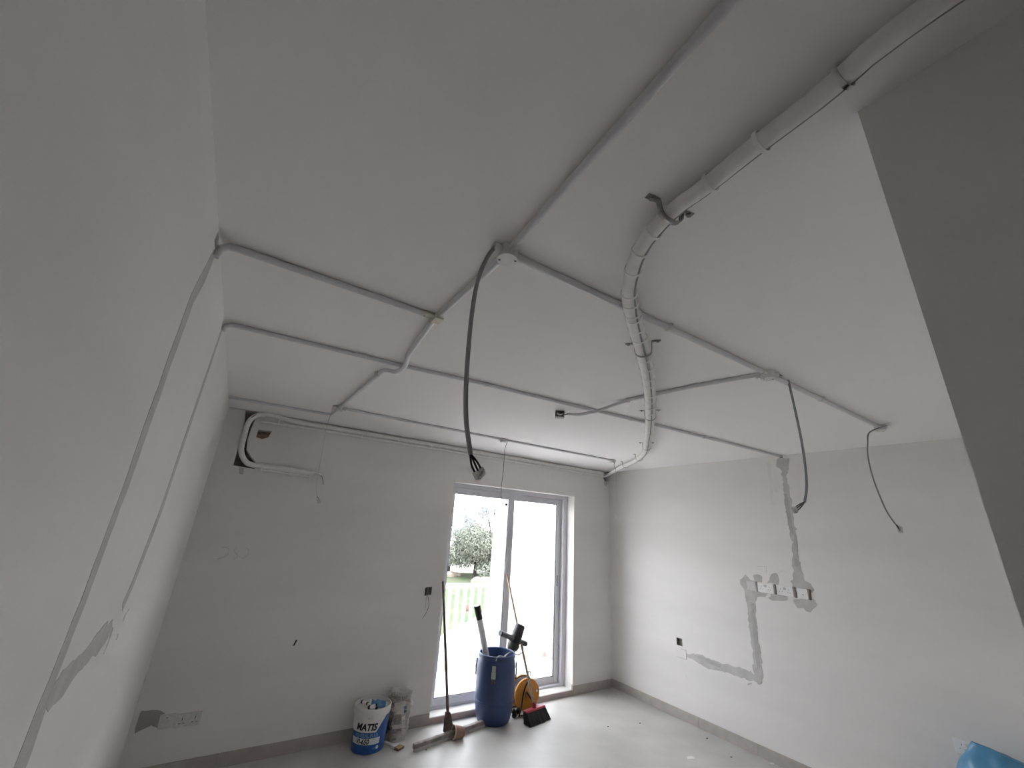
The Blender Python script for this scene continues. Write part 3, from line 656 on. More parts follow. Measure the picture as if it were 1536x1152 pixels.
# copper pipes showing in the small hole
for k, z in enumerate((0.42, 0.66, 0.90)):
    a = on_back(*zc(480, 500 + z * 70), 0.05); b_ = on_back(*zc(625, 512 + z * 70), 0.05)
    o = MB().tube([a, b_], 0.0062, 10).build('copper_pipe', 'copper'); tag(o, 'copper pipe glimpsed in the small wall hole beside the loop', 'pipe', 'copper pipes in the small wall hole')

# ================================================================== things on the floor
def lump(mb, amp, sc, seed=0, axis=None):
    for i, p in enumerate(mb.v):
        n = noise.noise_vector(p * sc + Vector((seed, seed * 2, 0))) + noise.noise_vector(p * sc * 2.3 + Vector((seed, 0, 5))) * 0.5
        mb.v[i] = p + n * amp
    return mb
# --- blue barrel
bo = Vector((2.962, -0.186, 0))
t = thing('barrel', bo, 'blue plastic barrel open at the top with metal latches', 'barrel')
prof_o = [(0.0001, 0), (0.135, 0), (0.160, 0.008), (0.176, 0.04), (0.190, 0.10), (0.198, 0.17), (0.200, 0.185), (0.2035, 0.19), (0.2035, 0.2), (0.201, 0.204), (0.206, 0.30), (0.206, 0.40), (0.203, 0.48), (0.197, 0.535), (0.188, 0.56), (0.186, 0.568)]
prof_i = [(0.186, 0.568), (0.196, 0.572), (0.197, 0.600), (0.192, 0.606), (0.184, 0.606)]
MB().lathe(prof_o + prof_i[1:] + [(0.180, 0.600), (0.182, 0.55)], bo, (0, 0, 1), 48).build('body', 'barrel', t)
MB().lathe([(0.182, 0.55), (0.196, 0.4), (0.196, 0.2), (0.16, 0.03), (0.0001, 0.03)], bo, (0, 0, 1), 40).build('inside', 'barrel', t)
for ang in (-128, -128 - 98, -128 + 92, -128 + 180):
    a = math.radians(ang); d = Vector((math.cos(a), math.sin(a), 0)); s = Vector((-d.y, d.x, 0)); u = Vector((0, 0, 1)); zz = 0.455
    L = MB().obox(bo + d * 0.212 + u * (zz + 0.05), d, s, u, 0.009, 0.019, 0.026).build('latch', 'latch', t, smooth=False, bevel=0.004)
    MB().obox(bo + d * 0.216 + u * (zz - 0.005), d, s, u, 0.008, 0.022, 0.030).build('latch_lever', 'latch', L, smooth=False, bevel=0.005)
    MB().obox(bo + d * 0.214 + u * (zz - 0.055), d, s, u, 0.007, 0.018, 0.022).build('latch_hook', 'rust', L, smooth=False, bevel=0.003)
# --- white tube with black cap standing in the barrel
pa = on_back(715.5, 908, -0.135); pb = on_back(729.5, 985, -0.13); dv = (pb - pa).normalized(); pe = pa + dv * 0.98
if pe.z < 0.05: pe = pa + dv * ((pa.z - 0.05) / -dv.z)
t = thing('plastic_tube', pe, 'white plastic tube with a black end leaning in the blue barrel', 'tube')
MB().lathe([(0.031, 0.0), (0.034, 0.0), (0.034, (pe - pa).length - 0.13), (0.031, (pe - pa).length - 0.13)], pe, -dv, 20).build('tube_body', 'pvc', t)
L_ = (pe - pa).length
MB().lathe([(0.0001, L_ - 0.14), (0.036, L_ - 0.14), (0.037, L_ - 0.005), (0.034, L_), (0.0001, L_)], pe, -dv, 20).build('end_grip', 'black_plastic', t)
# --- mixing drill
def mp(px, py, y=-0.115): return on_back(px, py, y)
d0, d1 = mp(781, 937), mp(771, 966); ax = (d0 - d1).normalized()
t = thing('mixing_drill', mp(764, 990), 'black mixing drill with two side handles standing in the blue barrel', 'power tool')
Ln = (d0 - d1).length
MB().lathe([(0.0001, -0.005), (0.058, 0), (0.063, 0.03), (0.060, Ln * 0.55), (0.057, Ln - 0.02), (0.050, Ln), (0.0001, Ln)], d1, ax, 20).build('motor_housing', 'drill_black', t, ang=0.9)
nose = mp(764, 978)
MB().tube([d1 + ax * 0.01, d1.lerp(nose, 0.35), d1.lerp(nose, 0.7), nose, nose + (nose - d1).normalized() * 0.03], [0.070, 0.066, 0.048, 0.024, 0.018], 14).build('gearbox', 'drill_green', t)
MB().tube([nose, Vector((3.07, -0.15, 0.30)), Vector((3.02, -0.16, 0.06))], 0.008, 8).build('mixing_rod', 'steel', t)
q = MB()
for k in range(3):
    q.tube([Vector((3.02, -0.16, 0.06)) + Vector((0.055 * math.cos(a), 0.055 * math.sin(a), 0.05 * k)) for a in [2 * PI * i / 16 for i in range(16)]], 0.006, 6, closed=True)
q.build('mixing_paddle', 'steel', t)
h0, h1, h2 = mp(750.5, 949.5, -0.17), mp(768, 957, -0.14), mp(789, 966, -0.10)
MB().tube([h0, h0.lerp(h1, .1), h0.lerp(h1, .75), h1], [0.024, 0.027, 0.026, 0.034], 12).build('handle', 'drill_grip', t)
MB().tube([h0 - (h1 - h0).normalized() * 0.004, h0 + (h1 - h0).normalized() * 0.012], 0.028, 12).build('handle_end', 'black_plastic', t)
MB().tube([h1, h1.lerp(h2, .3), h1.lerp(h2, .9), h2], [0.032, 0.025, 0.028, 0.026], 12).build('handle', 'black_plastic', t)
p1 = mp(786, 964, -0.10)
cb = MB().tube(spline([h1 + Vector((0.03, -0.02, -0.02)), mp(778, 968, -0.13), mp(772, 976, -0.17), mp(764, 979, -0.24), mp(757, 984, -0.30), mp(755, 990, -0.36)], 7), 0.005, 8).build('power_cable', 'cable_grey', t)
MB().tube(spline([p1, mp(785, 972, -0.12), mp(782, 980, -0.15), mp(776, 982, -0.18), mp(769, 979, -0.22), mp(763, 980, -0.27), mp(757, 985, -0.33), mp(750, 984, -0.385), mp(746, 986, -0.40), mp(744, 992, -0.405)], 7), 0.005, 8).build('power_cable', 'cable_grey', t)
MB().tube([p1 + Vector((0.015 * math.cos(a), 0, 0.027 * math.sin(a))) for a in [2 * PI * i / 12 for i in range(12)]], 0.004, 6, closed=True).build('cable_tie', 'tee_plastic', t)
# --- orange cable reel
ro = Vector((3.40, -0.115, 0.165)); ax = Vector((-0.10, -1, 0)).normalized(); u = Vector((0, 0, 1)); s = Vector((1, -0.1, 0)).normalized()
t = thing('cable_reel', (ro.x, ro.y, 0), 'orange cable reel with black stand beside the sliding door', 'cable reel')
def flange(o, name, m):
    return MB().lathe([(0.0001, 0.016), (0.05, 0.018), (0.058, 0.010), (0.125, 0.008), (0.135, 0.014), (0.150, 0.014), (0.154, 0.006), (0.150, -0.008), (0.135, -0.010), (0.0001, -0.008)], o, ax, 40).build(name, m, t)
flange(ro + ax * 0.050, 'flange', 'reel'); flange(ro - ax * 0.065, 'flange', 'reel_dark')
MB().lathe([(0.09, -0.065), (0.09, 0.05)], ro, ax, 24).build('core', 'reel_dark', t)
q = MB()
for k in range(7):
    q.tube([ro + ax * (-0.052 + k * 0.0145) + (s * math.cos(a) + u * math.sin(a)) * (0.132 + 0.004 * math.sin(3 * a + k)) for a in [2 * PI * i / 28 for i in range(28)]], 0.0075, 6, closed=True)
q.build('wound_cable', 'wire_black', t)
hub = ro + ax * 0.078
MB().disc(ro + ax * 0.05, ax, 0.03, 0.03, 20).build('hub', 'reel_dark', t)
pk = ro + ax * 0.02 + u * 0.165
fr_ = MB(); f0 = Vector((3.262, -0.235, 0.010)); f1 = Vector((3.53, -0.235, 0.010)); tp = ro + ax * 0.085 + u * 0.155 + s * 0.005
fr_.tube(spline([tp - ax * 0.04 + u * 0.01, tp, hub + u * 0.06 - s * 0.045 , f0 + u * 0.02, f0 + ax * -0.02], 6), 0.0085, 8)
fr_.tube([hub + u * 0.03 - s * 0.02, f1], 0.0085, 8); fr_.tube([f0, f1], 0.0085, 8)
fr_.tube([ro - ax * 0.085 + u * 0.15, f0 + Vector((0.02, 0.22, 0)), f1 + Vector((0, 0.22, 0))], 0.0085, 8)
fr_.build('stand', 'black_plastic', t)
MB().tube(spline([tp + Vector((-.012, 0, 0.0)), tp + Vector((-.022, 0, .04)), tp + Vector((-.012, 0, .066)), tp + Vector((.008, 0, .06)), tp + Vector((.014, 0, .02))], 5), 0.007, 8).build('carry_handle', 'steel', t)
MB().disc(ro + ax * 0.060 + s * 0.112 + u * 0.028, ax, 0.012, 0.012, 14).build('winding_knob', 'tie', t)
q = MB()
for k, (x, y, z) in enumerate(((3.225, -0.185, 0.035), (3.20, -0.20, 0.028), (3.25, -0.20, 0.05), (3.215, -0.21, 0.06))):
    q.lathe([(0.0001, 0), (0.022, 0.002), (0.026, 0.02), (0.018, 0.045), (0.0001, 0.05)], (x, y, z - 0.02), (random.uniform(-1, 1), random.uniform(-1, 1), 0.6), 12)
q.build('plugs', 'black_plastic', t)
MB().tube(spline([(3.23, -0.20, 0.03), (3.27, -0.245, 0.006), (3.33, -0.29, 0.006), (3.40, -0.30, 0.006), (3.44, -0.25, 0.006), (3.43, -0.20, 0.02)], 6), 0.005, 8).build('loose_cable', 'cable_grey', t)
# --- broom
b0, b1 = on_floor(790, 1078, 0.055), on_floor(819, 1067, 0.055)
dx = Vector((b1.x - b0.x, b1.y - b0.y, 0)).normalized(); cen = Vector(((b0.x + b1.x) / 2, (b0.y + b1.y) / 2, 0)); dy = Vector((-dx.y, dx.x, 0)); u = Vector((0, 0, 1))
ht = on_back(760.5, 862, 0.150); hb = cen + u * 0.10 + dy * 0.03
t = thing('broom', cen, 'long-handled broom with a red head and black bristles leaning on the door', 'broom')
MB().tube([hb - (ht - hb).normalized() * 0.03, hb.lerp(ht, .5), ht], [0.0135, 0.0125, 0.0115], 12).build('handle', 'broom_wood', t)
V = []; hl = (Vector((b1.x, b1.y, 0)) - Vector((b0.x, b0.y, 0))).length / 2
def bl4(z, wd, ln, sh): return [cen + u * z + dx * (ln * i) + dy * (wd * j + sh) for i, j in ((-1, -1), (1, -1), (1, 1), (-1, 1))]
F6 = [(0, 3, 2, 1), (4, 5, 6, 7), (0, 1, 5, 4), (1, 2, 6, 5), (2, 3, 7, 6), (3, 0, 4, 7)]
MB().add(bl4(0.094, 0.030, hl, 0.03) + bl4(0.108, 0.024, hl * 0.97, 0.036), F6).build('head', 'broom_red', t, smooth=False, bevel=0.004)
MB().lathe([(0.022, 0), (0.018, 0.05), (0.0001, 0.052)], cen + u * 0.102 + dy * 0.032, (ht - hb), 14).build('handle_socket', 'broom_red', t)
q = MB()
nb_ = 26
for i in range(nb_):
    for j in range(5):
        a = -1 + 2 * (i + .5) / nb_; c_ = -1 + 2 * (j + .5) / 5
        top_ = cen + u * 0.09 + dx * hl * 0.96 * a + dy * (0.028 * c_ + 0.03); bt = cen + dx * hl * (1.06 * a + random.uniform(-.02, .02)) + dy * (0.050 * c_ - 0.02 + random.uniform(-.006, .006)) + u * 0.002
        q.tube([top_, bt], [0.0085, 0.0095], 5)
tag(q.build('bristles', 'bristle', t), kind='stuff')
# --- long grey floor squeegee leaning on the wall beside the door
s0, s1 = on_floor(620, 1121, 0.03), on_floor(728, 1083, 0.03); s1 = s0 + (s1 - s0) * 0.985
dx = Vector((s1.x - s0.x, s1.y - s0.y, 0)).normalized(); dy = Vector((-dx.y, dx.x, 0)); sc_ = on_floor(672, 1100, 0.03); ln = (s1 - s0).length / 2; mid = (s0 + s1) / 2
t = thing('floor_squeegee', (mid.x, mid.y, 0), 'long grey wooden floor squeegee with a dark handle leaning by the door edge', 'squeegee')
MB().obox(Vector((mid.x, mid.y, 0.034)), dx, dy, u, ln, 0.020, 0.020).build('board', 'grey_wood', t, smooth=False, bevel=0.008)
MB().obox(Vector((mid.x, mid.y, 0.011)) - dy * 0.012, dx, dy, u, ln * 0.995, 0.010, 0.012).build('rubber_blade', 'rubber', t, smooth=False, bevel=0.002)
hb = Vector((sc_.x, sc_.y, 0.06)); ht = on_back(664.5, 872, -0.013)
MB().tube([hb + (ht - hb).normalized() * 0.02, hb.lerp(ht, .5), ht], [0.0145, 0.0135, 0.011], 12).build('handle', 'handle_wood', t)
axh = (ht - hb).normalized()
MB().add([hb + dx * -0.055 + dy * -.012 - u * .008, hb + dx * 0.055 + dy * -.012 - u * .008, hb + dx * 0.055 + dy * .012 - u * .008, hb + dx * -0.055 + dy * .012 - u * .008,
          hb + axh * 0.13 + dx * -0.019 + dy * -.019, hb + axh * 0.13 + dx * 0.019 + dy * -.019, hb + axh * 0.13 + dx * 0.019 + dy * .019, hb + axh * 0.13 + dx * -0.019 + dy * .019], F6).build('bracket', 'rust', t, smooth=False, bevel=0.003)
# --- small clay pot on its side
pa = on_floor(678.5, 1110) ; pr0 = 0.055
ax = Vector((0.86, -0.10, -0.10)).normalized(); po = Vector((pa.x + 0.004, pa.y + 0.004, pr0 + 0.002))
t = thing('clay_pot', (po.x, po.y, 0), 'small brown clay pot lying on its side by the squeegee', 'pot')
MB().lathe([(0.045, 0.002), (0.049, 0.0), (0.0545, 0.002), (0.053, 0.02), (0.041, 0.098), (0.0385, 0.102), (0.0001, 0.102)], po, ax, 28).build('body', 'clay', t)
MB().lathe([(0.045, 0.0), (0.056, -0.001), (0.056, 0.010), (0.053, 0.012)], po, ax, 28).build('rim', 'clay_rim', t)
MB().lathe([(0.046, 0.001), (0.034, 0.09), (0.0001, 0.09)], po, ax, 24).build('inside', 'clay', t)
# --- printed pail
bo = Vector((1.700, -0.168, 0)); hc = 0.322; view = math.atan2(CAM.y - bo.y, CAM.x - bo.x)
def rad(z): return 0.134 + 0.019 * z / hc
t = thing('paint_pail', bo, 'white and blue printed plastic pail with cloth and tubes on top', 'bucket')
MB().lathe([(0.0001, 0.0), (0.128, 0.0), (rad(0.006), 0.006), (rad(0.265), 0.265), (0.156, 0.268), (0.157, 0.30), (0.158, 0.316), (0.154, 0.322), (0.148, 0.320), (0.147, 0.29)], bo, (0, 0, 1), 48).build('tub', 'pail_white', t)
MB().lathe([(0.147, 0.296), (0.10, 0.292), (0.05, 0.297), (0.0001, 0.293)], bo, (0, 0, 1), 32).build('filling', 'pail_white', t)
def wrap(ang, z, e): r_ = rad(z) + e; return bo + Vector((r_ * math.cos(ang), r_ * math.sin(ang), z))
def sector(a0, a1, zlo, zhi, e, n=40, k=4):
    V = []; F = []
    for i in range(n + 1):
        f = i / n; a = view + a0 + (a1 - a0) * f
        for j in range(k + 1): V.append(wrap(a, zlo(f) + (zhi(f) - zlo(f)) * j / k, e))
    for i in range(n):
        for j in range(k): F.append((i * (k + 1) + j, (i + 1) * (k + 1) + j, (i + 1) * (k + 1) + j + 1, i * (k + 1) + j + 1))
    return MB().add(V, F)
# angles grow to the viewer's right
sector(-1.75, 1.65, lambda f: 0.004, lambda f: 0.155 + (0.0 if f < 0.64 else 0.105 * min(1, (f - 0.64) / 0.16) ** 0.8) , 0.0006, 60).build('printed_sleeve', 'pail_blue', t)
sector(-1.15, 0.72, lambda f: 0.070, lambda f: 0.116, 0.0011).build('printed_band', 'print_white', t)
def print_text(body, size, ang, z, m, shear=0.15, bold=0.0, name='lettering', sx=1.0):
    cu = bpy.data.curves.new('lettering', 'FONT'); cu.body = body; cu.size = size; cu.shear = shear; cu.align_x = 'CENTER'; cu.offset = bold; cu.resolution_u = 3
    o = bpy.data.objects.new('lettering_source', cu); C.objects.link(o); bpy.context.view_layer.update()
    me = bpy.data.meshes.new_from_object(o.evaluated_get(bpy.context.evaluated_depsgraph_get()))
    bm = bmesh.new(); bm.from_mesh(me); bmesh.ops.triangulate(bm, faces=bm.faces)
    bmesh.ops.subdivide_edges(bm, edges=[e for e in bm.edges if e.calc_length() > 0.012], cuts=2, use_grid_fill=True); bmesh.ops.triangulate(bm, faces=bm.faces)
    bm.verts.ensure_lookup_table(); mb = MB()
    mb.add([wrap(view + ang + v.co.x * sx / 0.142, z + v.co.y, 0.0018) for v in bm.verts], [[v.index for v in f.verts] for f in bm.faces])
    bm.free(); bpy.data.objects.remove(o, do_unlink=True); bpy.data.meshes.remove(me)
    return mb.build(name, m, t, smooth=False)
print_text('MATIS', 0.068, -0.22, 0.172, 'print_black', 0.2, 0.0028, sx=0.92)
print_text('MINERAL PLUS', 0.036, -0.16, 0.123, 'print_pale', 0.0, 0.0012, sx=0.86)
print_text('VI-650', 0.050, -0.36, 0.076, 'print_black', 0.2, 0.0016, sx=0.86)
print_text('CE', 0.020, 0.40, 0.036, 'print_pale', 0, 0.0004, sx=0.9)
MB().add([wrap(view + 0.62 + 0.10 * math.cos(a), 0.045 + 0.013 * math.sin(a), 0.0016) for a in [2 * PI * i / 16 for i in range(16)]], [tuple(range(16))]).build('round_mark', 'print_white', t, smooth=False)
hp = [bo + Vector((0.158 * math.cos(view + a), 0.158 * math.sin(view + a), 0)) for a in (-1.72, 1.72)]
wp = []
for k in range(15):
    f = k / 14; a = view - 1.75 - f * (2 * PI - 3.5)
    drop = math.sin(f * PI); rr = 0.160 + 0.004 * drop
    wp.append(bo + Vector((rr * math.cos(a), rr * math.sin(a), 0.285 - 0.115 * drop ** 0.8)))
wp = [p if p.y < -0.016 else Vector((p.x, -0.016, p.z)) for p in wp]
MB().tube(spline(wp, 3), 0.0022, 6).build('wire_handle', 'strap_metal', t)
MB().obox(wrap(view - 0.05, 0.258, 0.002), Vector((math.cos(view), math.sin(view), 0)), Vector((-math.sin(view), math.cos(view), 0)), Vector((0, 0, 1)), 0.002, 0.020, 0.006).build('rim_tab', 'plate_dusty', t, smooth=False)
# things lying in the pail
vr = Vector((math.cos(view), math.sin(view), 0)); vsd = Vector((-vr.y, vr.x, 0))       # towards the camera, towards its right
if vsd.dot(right_v) < 0: vsd = -vsd
cl = MB(); n = 12
for i in range(n + 1):
    for j in range(n + 1):
        p = bo + vsd * (0.045 + (i / n - .5) * 0.125) + vr * (-0.02 + (j / n - .5) * 0.15); p.z = 0.304 + 0.016 * noise.noise(p * 14) + 0.012 * noise.noise(p * 37); cl.v.append(p)
for i in range(n):
    for j in range(n): cl.f.append([i * (n + 1) + j, (i + 1) * (n + 1) + j, (i + 1) * (n + 1) + j + 1, i * (n + 1) + j + 1])
o = cl.build('cleaning_cloth', 'cloth_blue'); md = o.modifiers.new('thickness', 'SOLIDIFY'); md.thickness = 0.006
tag(o, 'crumpled blue cloth lying in the printed pail', 'cloth')
for k, (a, b_, rz) in enumerate(((-0.075, -0.035, 0.7), (-0.035, 0.02, 1.3), (0.0, 0.075, 0.2), (-0.005, 0.045, -0.6))):
    c0 = bo + vsd * a + vr * b_ + Vector((0, 0, 0.309)); dd = (vsd * math.cos(rz) + vr * math.sin(rz)); 
    tt_ = thing('glue_tube', c0, 'small white tube with black caps lying in the printed pail', 'tube', 'small tubes in the printed pail')
    MB().tube([c0 - dd * 0.026, c0 + dd * 0.026], 0.012, 12).build('tube_body', 'tie', tt_)
    for e in (-1, 1): MB().tube([c0 + dd * 0.024 * e, c0 + dd * 0.040 * e], 0.0125, 12).build('cap', 'black_plastic', tt_)
# --- plaster sack
so = Vector((1.968, -0.125, 0))
t = thing('plaster_sack', so, 'crumpled grey paper sack with a folded top beside the printed pail', 'sack')
def sackmesh(z0, z1, wx, wy, off, seed, n=22, k=16, amp=0.014):
    V = []; F = []
    for j in range(k + 1):
        f = j / k; z = z0 + (z1 - z0) * f; e = 1 - 0.5 * max(0, (f - 0.86) / 0.14) ** 2 - 0.12 * max(0, (0.12 - f) / 0.12)
        for i in range(n):
            a = 2 * PI * i / n; cx, sy = math.cos(a), math.sin(a); p_ = 0.45
            x = math.copysign(abs(cx) ** p_, cx) * wx * e; y = math.copysign(abs(sy) ** p_, sy) * wy * e
            p = so + off(f) + Vector((x, y, z)); d = noise.noise_vector(p * 17 + Vector((seed, 0, 0))) * amp + noise.noise_vector(p * 45 + Vector((seed, 3, 0))) * amp * .55
            if j == 0: d.z = 0
            V.append(p + d)
    for j in range(k):
        for i in range(n): F.append((j * n + i, j * n + (i + 1) % n, (j + 1) * n + (i + 1) % n, (j + 1) * n + i))
    F.append(tuple(range(n - 1, -1, -1))); F.append(tuple(k * n + i for i in range(n)))
    return MB().add(V, F)
tilt = lambda f: Vector((0.012 * f, 0.0, 0))
body = sackmesh(0.0, 0.25, 0.082, 0.072, tilt, 3); body.build('sack_body', 'sack', t, ang=0.5)
topm = sackmesh(0.235, 0.385, 0.098, 0.070, lambda f: Vector((0.002 - 0.006 * f, -0.015 + 0.02 * f, 0)), 9, amp=0.022); topm.build('folded_top', 'sack', t, ang=0.5)
for k, (px0, py0, px1, py1, m) in enumerate(((588, 1073, 602, 1088, 'sack_print'), (589, 1094, 602, 1101, 'sack_print'), (587, 1108, 594, 1112, 'sack_print'), (579, 1078, 588, 1100, 'sack_blue'), (606, 1060, 610, 1070, 'sack_blue'),
        (586, 1040, 593, 1047, 'sack_print'), (592, 1046, 601, 1055, 'sack_print'), (602, 1045, 613, 1054, 'sack_print'), (584, 1056, 592, 1063, 'sack_print'), (603, 1075, 608, 1100, 'sack_white'))):
    y = -0.212; pts = [on_back(a, b_, y) for a, b_ in ((px0, py0), (px1, py0 - 2), (px1, py1 - 2), (px0, py1))]
    # drape each printed panel on the sack: push it to the surface from the front
    n = 6; V = []; F = []
    for i in range(n + 1):
        for j in range(n + 1):
            p = pts[0].lerp(pts[1], i / n).lerp(pts[3].lerp(pts[2], i / n), j / n); d = (p - CAM).normalized(); p0 = p - d * 0.1
            best = None
            for mb in (body, topm):
                from mathutils.bvhtree import BVHTree
                if not hasattr(mb, 'bvh'): mb.bvh = BVHTree.FromPolygons([tuple(v) for v in mb.v], mb.f)
                hit = mb.bvh.ray_cast(p0, d)
                if hit[0] is not None and (best is None or hit[3] < best[1]): best = (hit[0] - d * 0.0015, hit[3])
            V.append(best[0] if best else None)
    idx = {}; VV = []
    for i, v in enumerate(V):
        if v is not None: idx[i] = len(VV); VV.append(v)
    for i in range(n):
        for j in range(n):
            qd = [i * (n + 1) + j, (i + 1) * (n + 1) + j, (i + 1) * (n + 1) + j + 1, i * (n + 1) + j + 1]
            if all(z_ in idx for z_ in qd): F.append([idx[z_] for z_ in qd])
    if F: MB().add(VV, F).build('printed_panel', m, t)
# --- paint brush on the floor
ba, bb_ = on_floor(577.5, 1113, 0.012), on_floor(602, 1123, 0.012); d = (bb_ - ba).normalized(); s = Vector((-d.y, d.x, 0)); u = Vector((0, 0, 1))
t = thing('paint_brush', ba, 'flat paint brush with a pale handle and brown bristles on the floor', 'brush'); Lb = (bb_ - ba).length
def taper(c0, c1, w0, w1, h0, h1): return MB().add([c0 - s * w0 - u * h0, c0 + s * w0 - u * h0, c1 + s * w1 - u * h1, c1 - s * w1 - u * h1, c0 - s * w0 + u * h0, c0 + s * w0 + u * h0, c1 + s * w1 + u * h1, c1 - s * w1 + u * h1], F6)
taper(ba, ba + d * Lb * .52, 0.010, 0.014, 0.007, 0.008).build('handle', 'sack_white', t, smooth=False, bevel=0.003)
taper(ba + d * Lb * .50, ba + d * Lb * .74, 0.030, 0.034, 0.0105, 0.0115).build('ferrule', 'plate_dusty', t, smooth=False, bevel=0.002)
taper(ba + d * Lb * .73, ba + d * Lb, 0.033, 0.037, 0.0112, 0.0085).build('bristles', 'brush_bristle', t, smooth=False, bevel=0.002)
# --- blue plastic sack against the right wall
sx_ = MB(); n, k = 56, 30; c0 = Vector((W - 0.19, -3.565, 0))
for j in range(k + 1):
    f = j / k; z = 0.70 * f; low_ = 1 - 0.12 * max(0, .12 - f) / .12; g_ = max(0, (f - 0.60) / 0.40)
    ex = low_ * (1 - 0.90 * g_ ** 1.6); ey = low_ * (1 - 0.42 * g_ ** 2.2)
    for i in range(n):
        a = 2 * PI * i / n; ca, sa = math.cos(a), math.sin(a)
        p = c0 + Vector((0.16 * ex * ca - 0.02 * g_, 0.27 * ey * sa + 0.015 * f, z + 0.03 * g_ * sa))
        fold = 0.014 * math.sin(a * 9 + 3 * noise.noise(p * 4)) * (0.3 + f) * ex
        q = p + Vector((ca, sa, 0)) * fold + noise.noise_vector(p * 6) * 0.022 * (1 - .4 * g_) + noise.noise_vector(p * 15) * 0.010
        q.x = min(q.x, W - 0.013); q.z = max(0, q.z) if j else 0; sx_.v.append(q)
for j in range(k):
    for i in range(n): sx_.f.append([j * n + i, j * n + (i + 1) % n, (j + 1) * n + (i + 1) % n, (j + 1) * n + i])
sx_.f.append(list(range(n - 1, -1, -1))); sx_.f.append([k * n + i for i in range(n)])
tag(sx_.build('plastic_sack', 'bag_blue', ang=0.7), 'crumpled blue plastic sack standing against the right wall', 'sack')
# --- plaster chips and crumbs on the floor
CR = ('tiny dark crumb of debris on the open pale floor', 'dark crumbs on the floor')
for k, (a, b_, r_, dark, lb, gr) in enumerate(((927, 1041, 0.022, 0, 'small white plaster chip by the skirting corner', None), (1036, 1137, 0.06, 0, 'flat white plaster smear on the open floor', None),
        (1158, 1146, 0.03, 0, 'thin white plaster sliver beside the right skirting', None), (912, 1090, 0.012, 1, *CR), (960, 1085, 0.012, 1, *CR), (1061, 1108, 0.014, 1, *CR), (1097, 1136, 0.012, 1, *CR),
        (639, 1125, 0.010, 1, 'tiny dark crumb in front of the grey squeegee board', None))):
    p = on_floor(a, b_); m = MB(); rn = random.Random(k)
    pts = [p + Vector((r_ * rn.uniform(.6, 1.1) * math.cos(w_), r_ * rn.uniform(.3, .6) * math.sin(w_), 0)) for w_ in [2 * PI * i / 9 for i in range(9)]]
    m.prism(pts, (0, 0, 0.004 if r_ < .05 else 0.0015))
    tag(m.build('debris_crumb' if dark else 'plaster_chip', 'grime' if dark else 'chip', smooth=False), lb, 'debris', gr)

# ================================================================== outside: balcony, railing, field, trees
struct(MB().box(0.6, 5.10, 0.30, 1.72, -0.16, 0.0), 'floor_balcony', 'ext_floor')
YP = 1.372
par = struct(MB().box(0.6, 5.10, YP, YP + 0.24, 0.0, 0.325), 'wall_parapet', 'parapet', bevel=0.004)
MB().box(0.6, 4.86, YP - 0.012, YP, 0.0, 0.062).build('skirting_strip', 'ext_skirt', par, smooth=False)
ret = struct(MB().box(4.86, 5.10, 0.22, YP, 0.0, 0.325), 'wall_balcony_side', 'parapet', bevel=0.004)
MB().box(4.848, 4.86, 0.22, YP - 0.012, 0.0, 0.062).build('skirting_strip', 'ext_skirt', ret, smooth=False)
MB().box(4.80, 4.86, 1.02, 1.20, 0.10, 2.6).build('pilaster', 'ext_white', ret, smooth=False)
scr = struct(MB().box(3.845, 4.70, 1.43, 1.55, 0.325, 2.05), 'wall_screen', 'ext_white', bevel=0.003)
MB().box(4.725, 5.10, 1.43, 1.55, 0.325, 1.05).build('screen_return', 'ext_white', scr, smooth=False)
t = thing('drain_cover', on_floor(685.5, 1035.5), 'small grey square drain cover in the balcony floor', 'drain')
dc = on_floor(685.5, 1035.5)
MB().box(dc.x - 0.045, dc.x + 0.045, dc.y - 0.04, dc.y + 0.04, 0.0, 0.004).build('grate_frame', 'drain', t, smooth=False)
for k in range(5): MB().box(dc.x - 0.036 + k * 0.016, dc.x - 0.028 + k * 0.016, dc.y - 0.03, dc.y + 0.03, 0.0035, 0.0055).build('grate_bar', 'latch', t, smooth=False)
t = thing('railing', (2.3, 1.49, 0.325), 'white balcony railing with flat balusters on the low wall', 'railing')
MB().box(0.62, 3.85, 1.462, 1.518, 0.985, 1.040).build('top_rail', 'rail_paint', t, smooth=False, bevel=0.003)
bal = None
for k in range(21):
    x = 3.770 - k * 0.1235
    if bal is None: bal = MB().box(x - 0.026, x + 0.026, 1.478, 1.502, 0.322, 0.988).build('baluster', 'rail_paint', t, smooth=False); bx0 = x
    else:
        o = bal.copy(); C.objects.link(o); o.parent = t; o.location.x = bal.location.x + (x - bx0)
GZ = -3.1
struct(MB().add([(-60, 2.2, GZ), (120, 2.2, GZ), (120, 140, GZ + 1.0), (-60, 140, GZ + 1.0)], [(0, 1, 2, 3)]), 'ground', 'pale_ground')
def gpt(px, py):
    d = ray(px, py); n_ = Vector((0, -1.0 / 137.8, 1)); o = Vector((0, 2.2, GZ)); return CAM + d * ((o - CAM).dot(n_) / d.dot(n_))
MB().prism([gpt(a, b_) + Vector((0, 0, 0.01)) for a, b_ in ((610, 858), (770, 862), (765, 962), (600, 962))], (0, 0, 0.02)).build('grass_field', 'grass', bpy.data.objects['ground'], smooth=False)
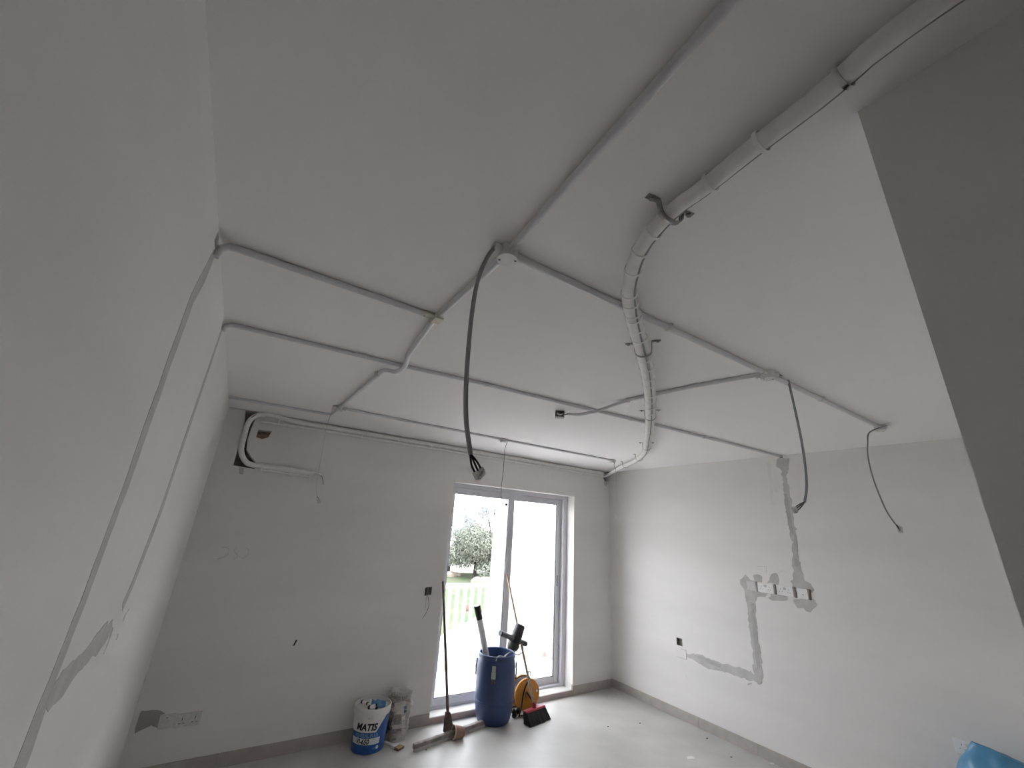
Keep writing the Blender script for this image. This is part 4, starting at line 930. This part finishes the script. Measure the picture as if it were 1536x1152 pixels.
# pale bank that rises to the right, and a bare red patch
pts = [gpt(a, b_) for a, b_ in ((640, 975), (671, 951), (695, 940), (715, 928), (735, 915), (790, 890), (900, 900), (900, 985))]
pts = [p for p in pts]
MB().prism([p + Vector((0, 0, 0.02)) for p in pts], (0, 0, 0.1)).build('pale_bank', 'pale_ground', bpy.data.objects['ground'], smooth=False)
pts = [gpt(a, b_) for a, b_ in ((695, 911), (704, 909), (704, 917), (695, 918))]
MB().prism([p + Vector((0, 0, 0.02)) for p in pts], (0, 0, 0.05)).build('bare_soil', 'soil', bpy.data.objects['ground'], smooth=False)
def crown(cs, nleaf, size, seed):
    rn = random.Random(seed); m = MB(); V = []; F = []
    tot = sum(r**2 for _, r in cs)
    for c, r in cs:
        for k in range(int(nleaf * r * r / tot)):
            d = Vector((rn.gauss(0, 1), rn.gauss(0, 1), rn.gauss(0, 1))).normalized(); rr = r * (0.55 + 0.5 * rn.random() ** .6)
            p = Vector(c) + Vector((d.x * rr, d.y * rr, d.z * rr * 0.8)); a = Vector((rn.gauss(0, 1), rn.gauss(0, 1), rn.gauss(0, 1))).normalized(); b_ = a.cross(d).normalized() if a.cross(d).length > .01 else a
            s_ = size * rn.uniform(.6, 1.3); i = len(V); V += [p - a * s_, p + b_ * s_ * .5, p + a * s_, p - b_ * s_ * .5]; F.append((i, i + 1, i + 2, i + 3))
    m.v = V; m.f = F; return m
def tree(px, py, hgt, wid, label, m, nl, seed, nblob=11, size=0.16, name='tree'):
    b = gpt(px, py); rn = random.Random(seed); t = thing(name, b, label, 'tree')
    tr_ = MB(); tr_.tube([b - Vector((0, 0, .2)), b + Vector((.1, 0, hgt * .3)), b + Vector((.05, 0, hgt * .6))], [.2, .15, .06], 8)
    for k in range(4):
        a = k * 1.7; tr_.tube([b + Vector((.08, 0, hgt * .25)), b + Vector((math.cos(a) * wid * .3, math.sin(a) * wid * .3, hgt * .6))], [.09, .03], 6)
    tr_.build('trunk', 'bark', t)
    cs = [(b + Vector((rn.uniform(-.5, .5) * wid * .8, rn.uniform(-.5, .5) * wid * .8, hgt * rn.uniform(.16, .84))), wid * rn.uniform(.17, .26)) for _ in range(nblob)]
    crown(cs, nl, size, seed).build('crown', m, t, smooth=False)
    return t
tree(711, 867, 4.6, 6.4, 'broad grey-green tree on the field beyond the railing', 'leaf', 26000, 3, 22, 0.10)
tree(734, 861, 3.6, 3.8, 'shorter grey-green tree beside the broad tree on the field', 'leaf', 12000, 5, 14, 0.10)
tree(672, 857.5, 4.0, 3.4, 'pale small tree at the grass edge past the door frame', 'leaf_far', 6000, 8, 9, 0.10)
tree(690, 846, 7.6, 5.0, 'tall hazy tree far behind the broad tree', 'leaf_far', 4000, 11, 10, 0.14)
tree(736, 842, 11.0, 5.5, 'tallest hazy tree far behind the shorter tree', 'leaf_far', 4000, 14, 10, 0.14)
for k, (a, b_, r_) in enumerate(((717, 875, .7), (730, 875.5, .8), (675, 864.5, .6), (685, 863.5, .45))):
    p = gpt(a, b_); m = MB().lathe([(0.0001, -.1), (r_, -.05), (r_ * .95, r_ * .35), (r_ * .5, r_ * .62), (0.0001, r_ * .66)], p, (0, 0, 1), 12); lump(m, r_ * .18, 1.3, k)
    tag(m.build('boulder', 'rock'), 'pale boulder under the broad tree on the field' if k < 2 else 'pale boulder at the foot of the pale small tree', 'rock', 'boulders under the broad tree' if k < 2 else 'boulders at the small tree')
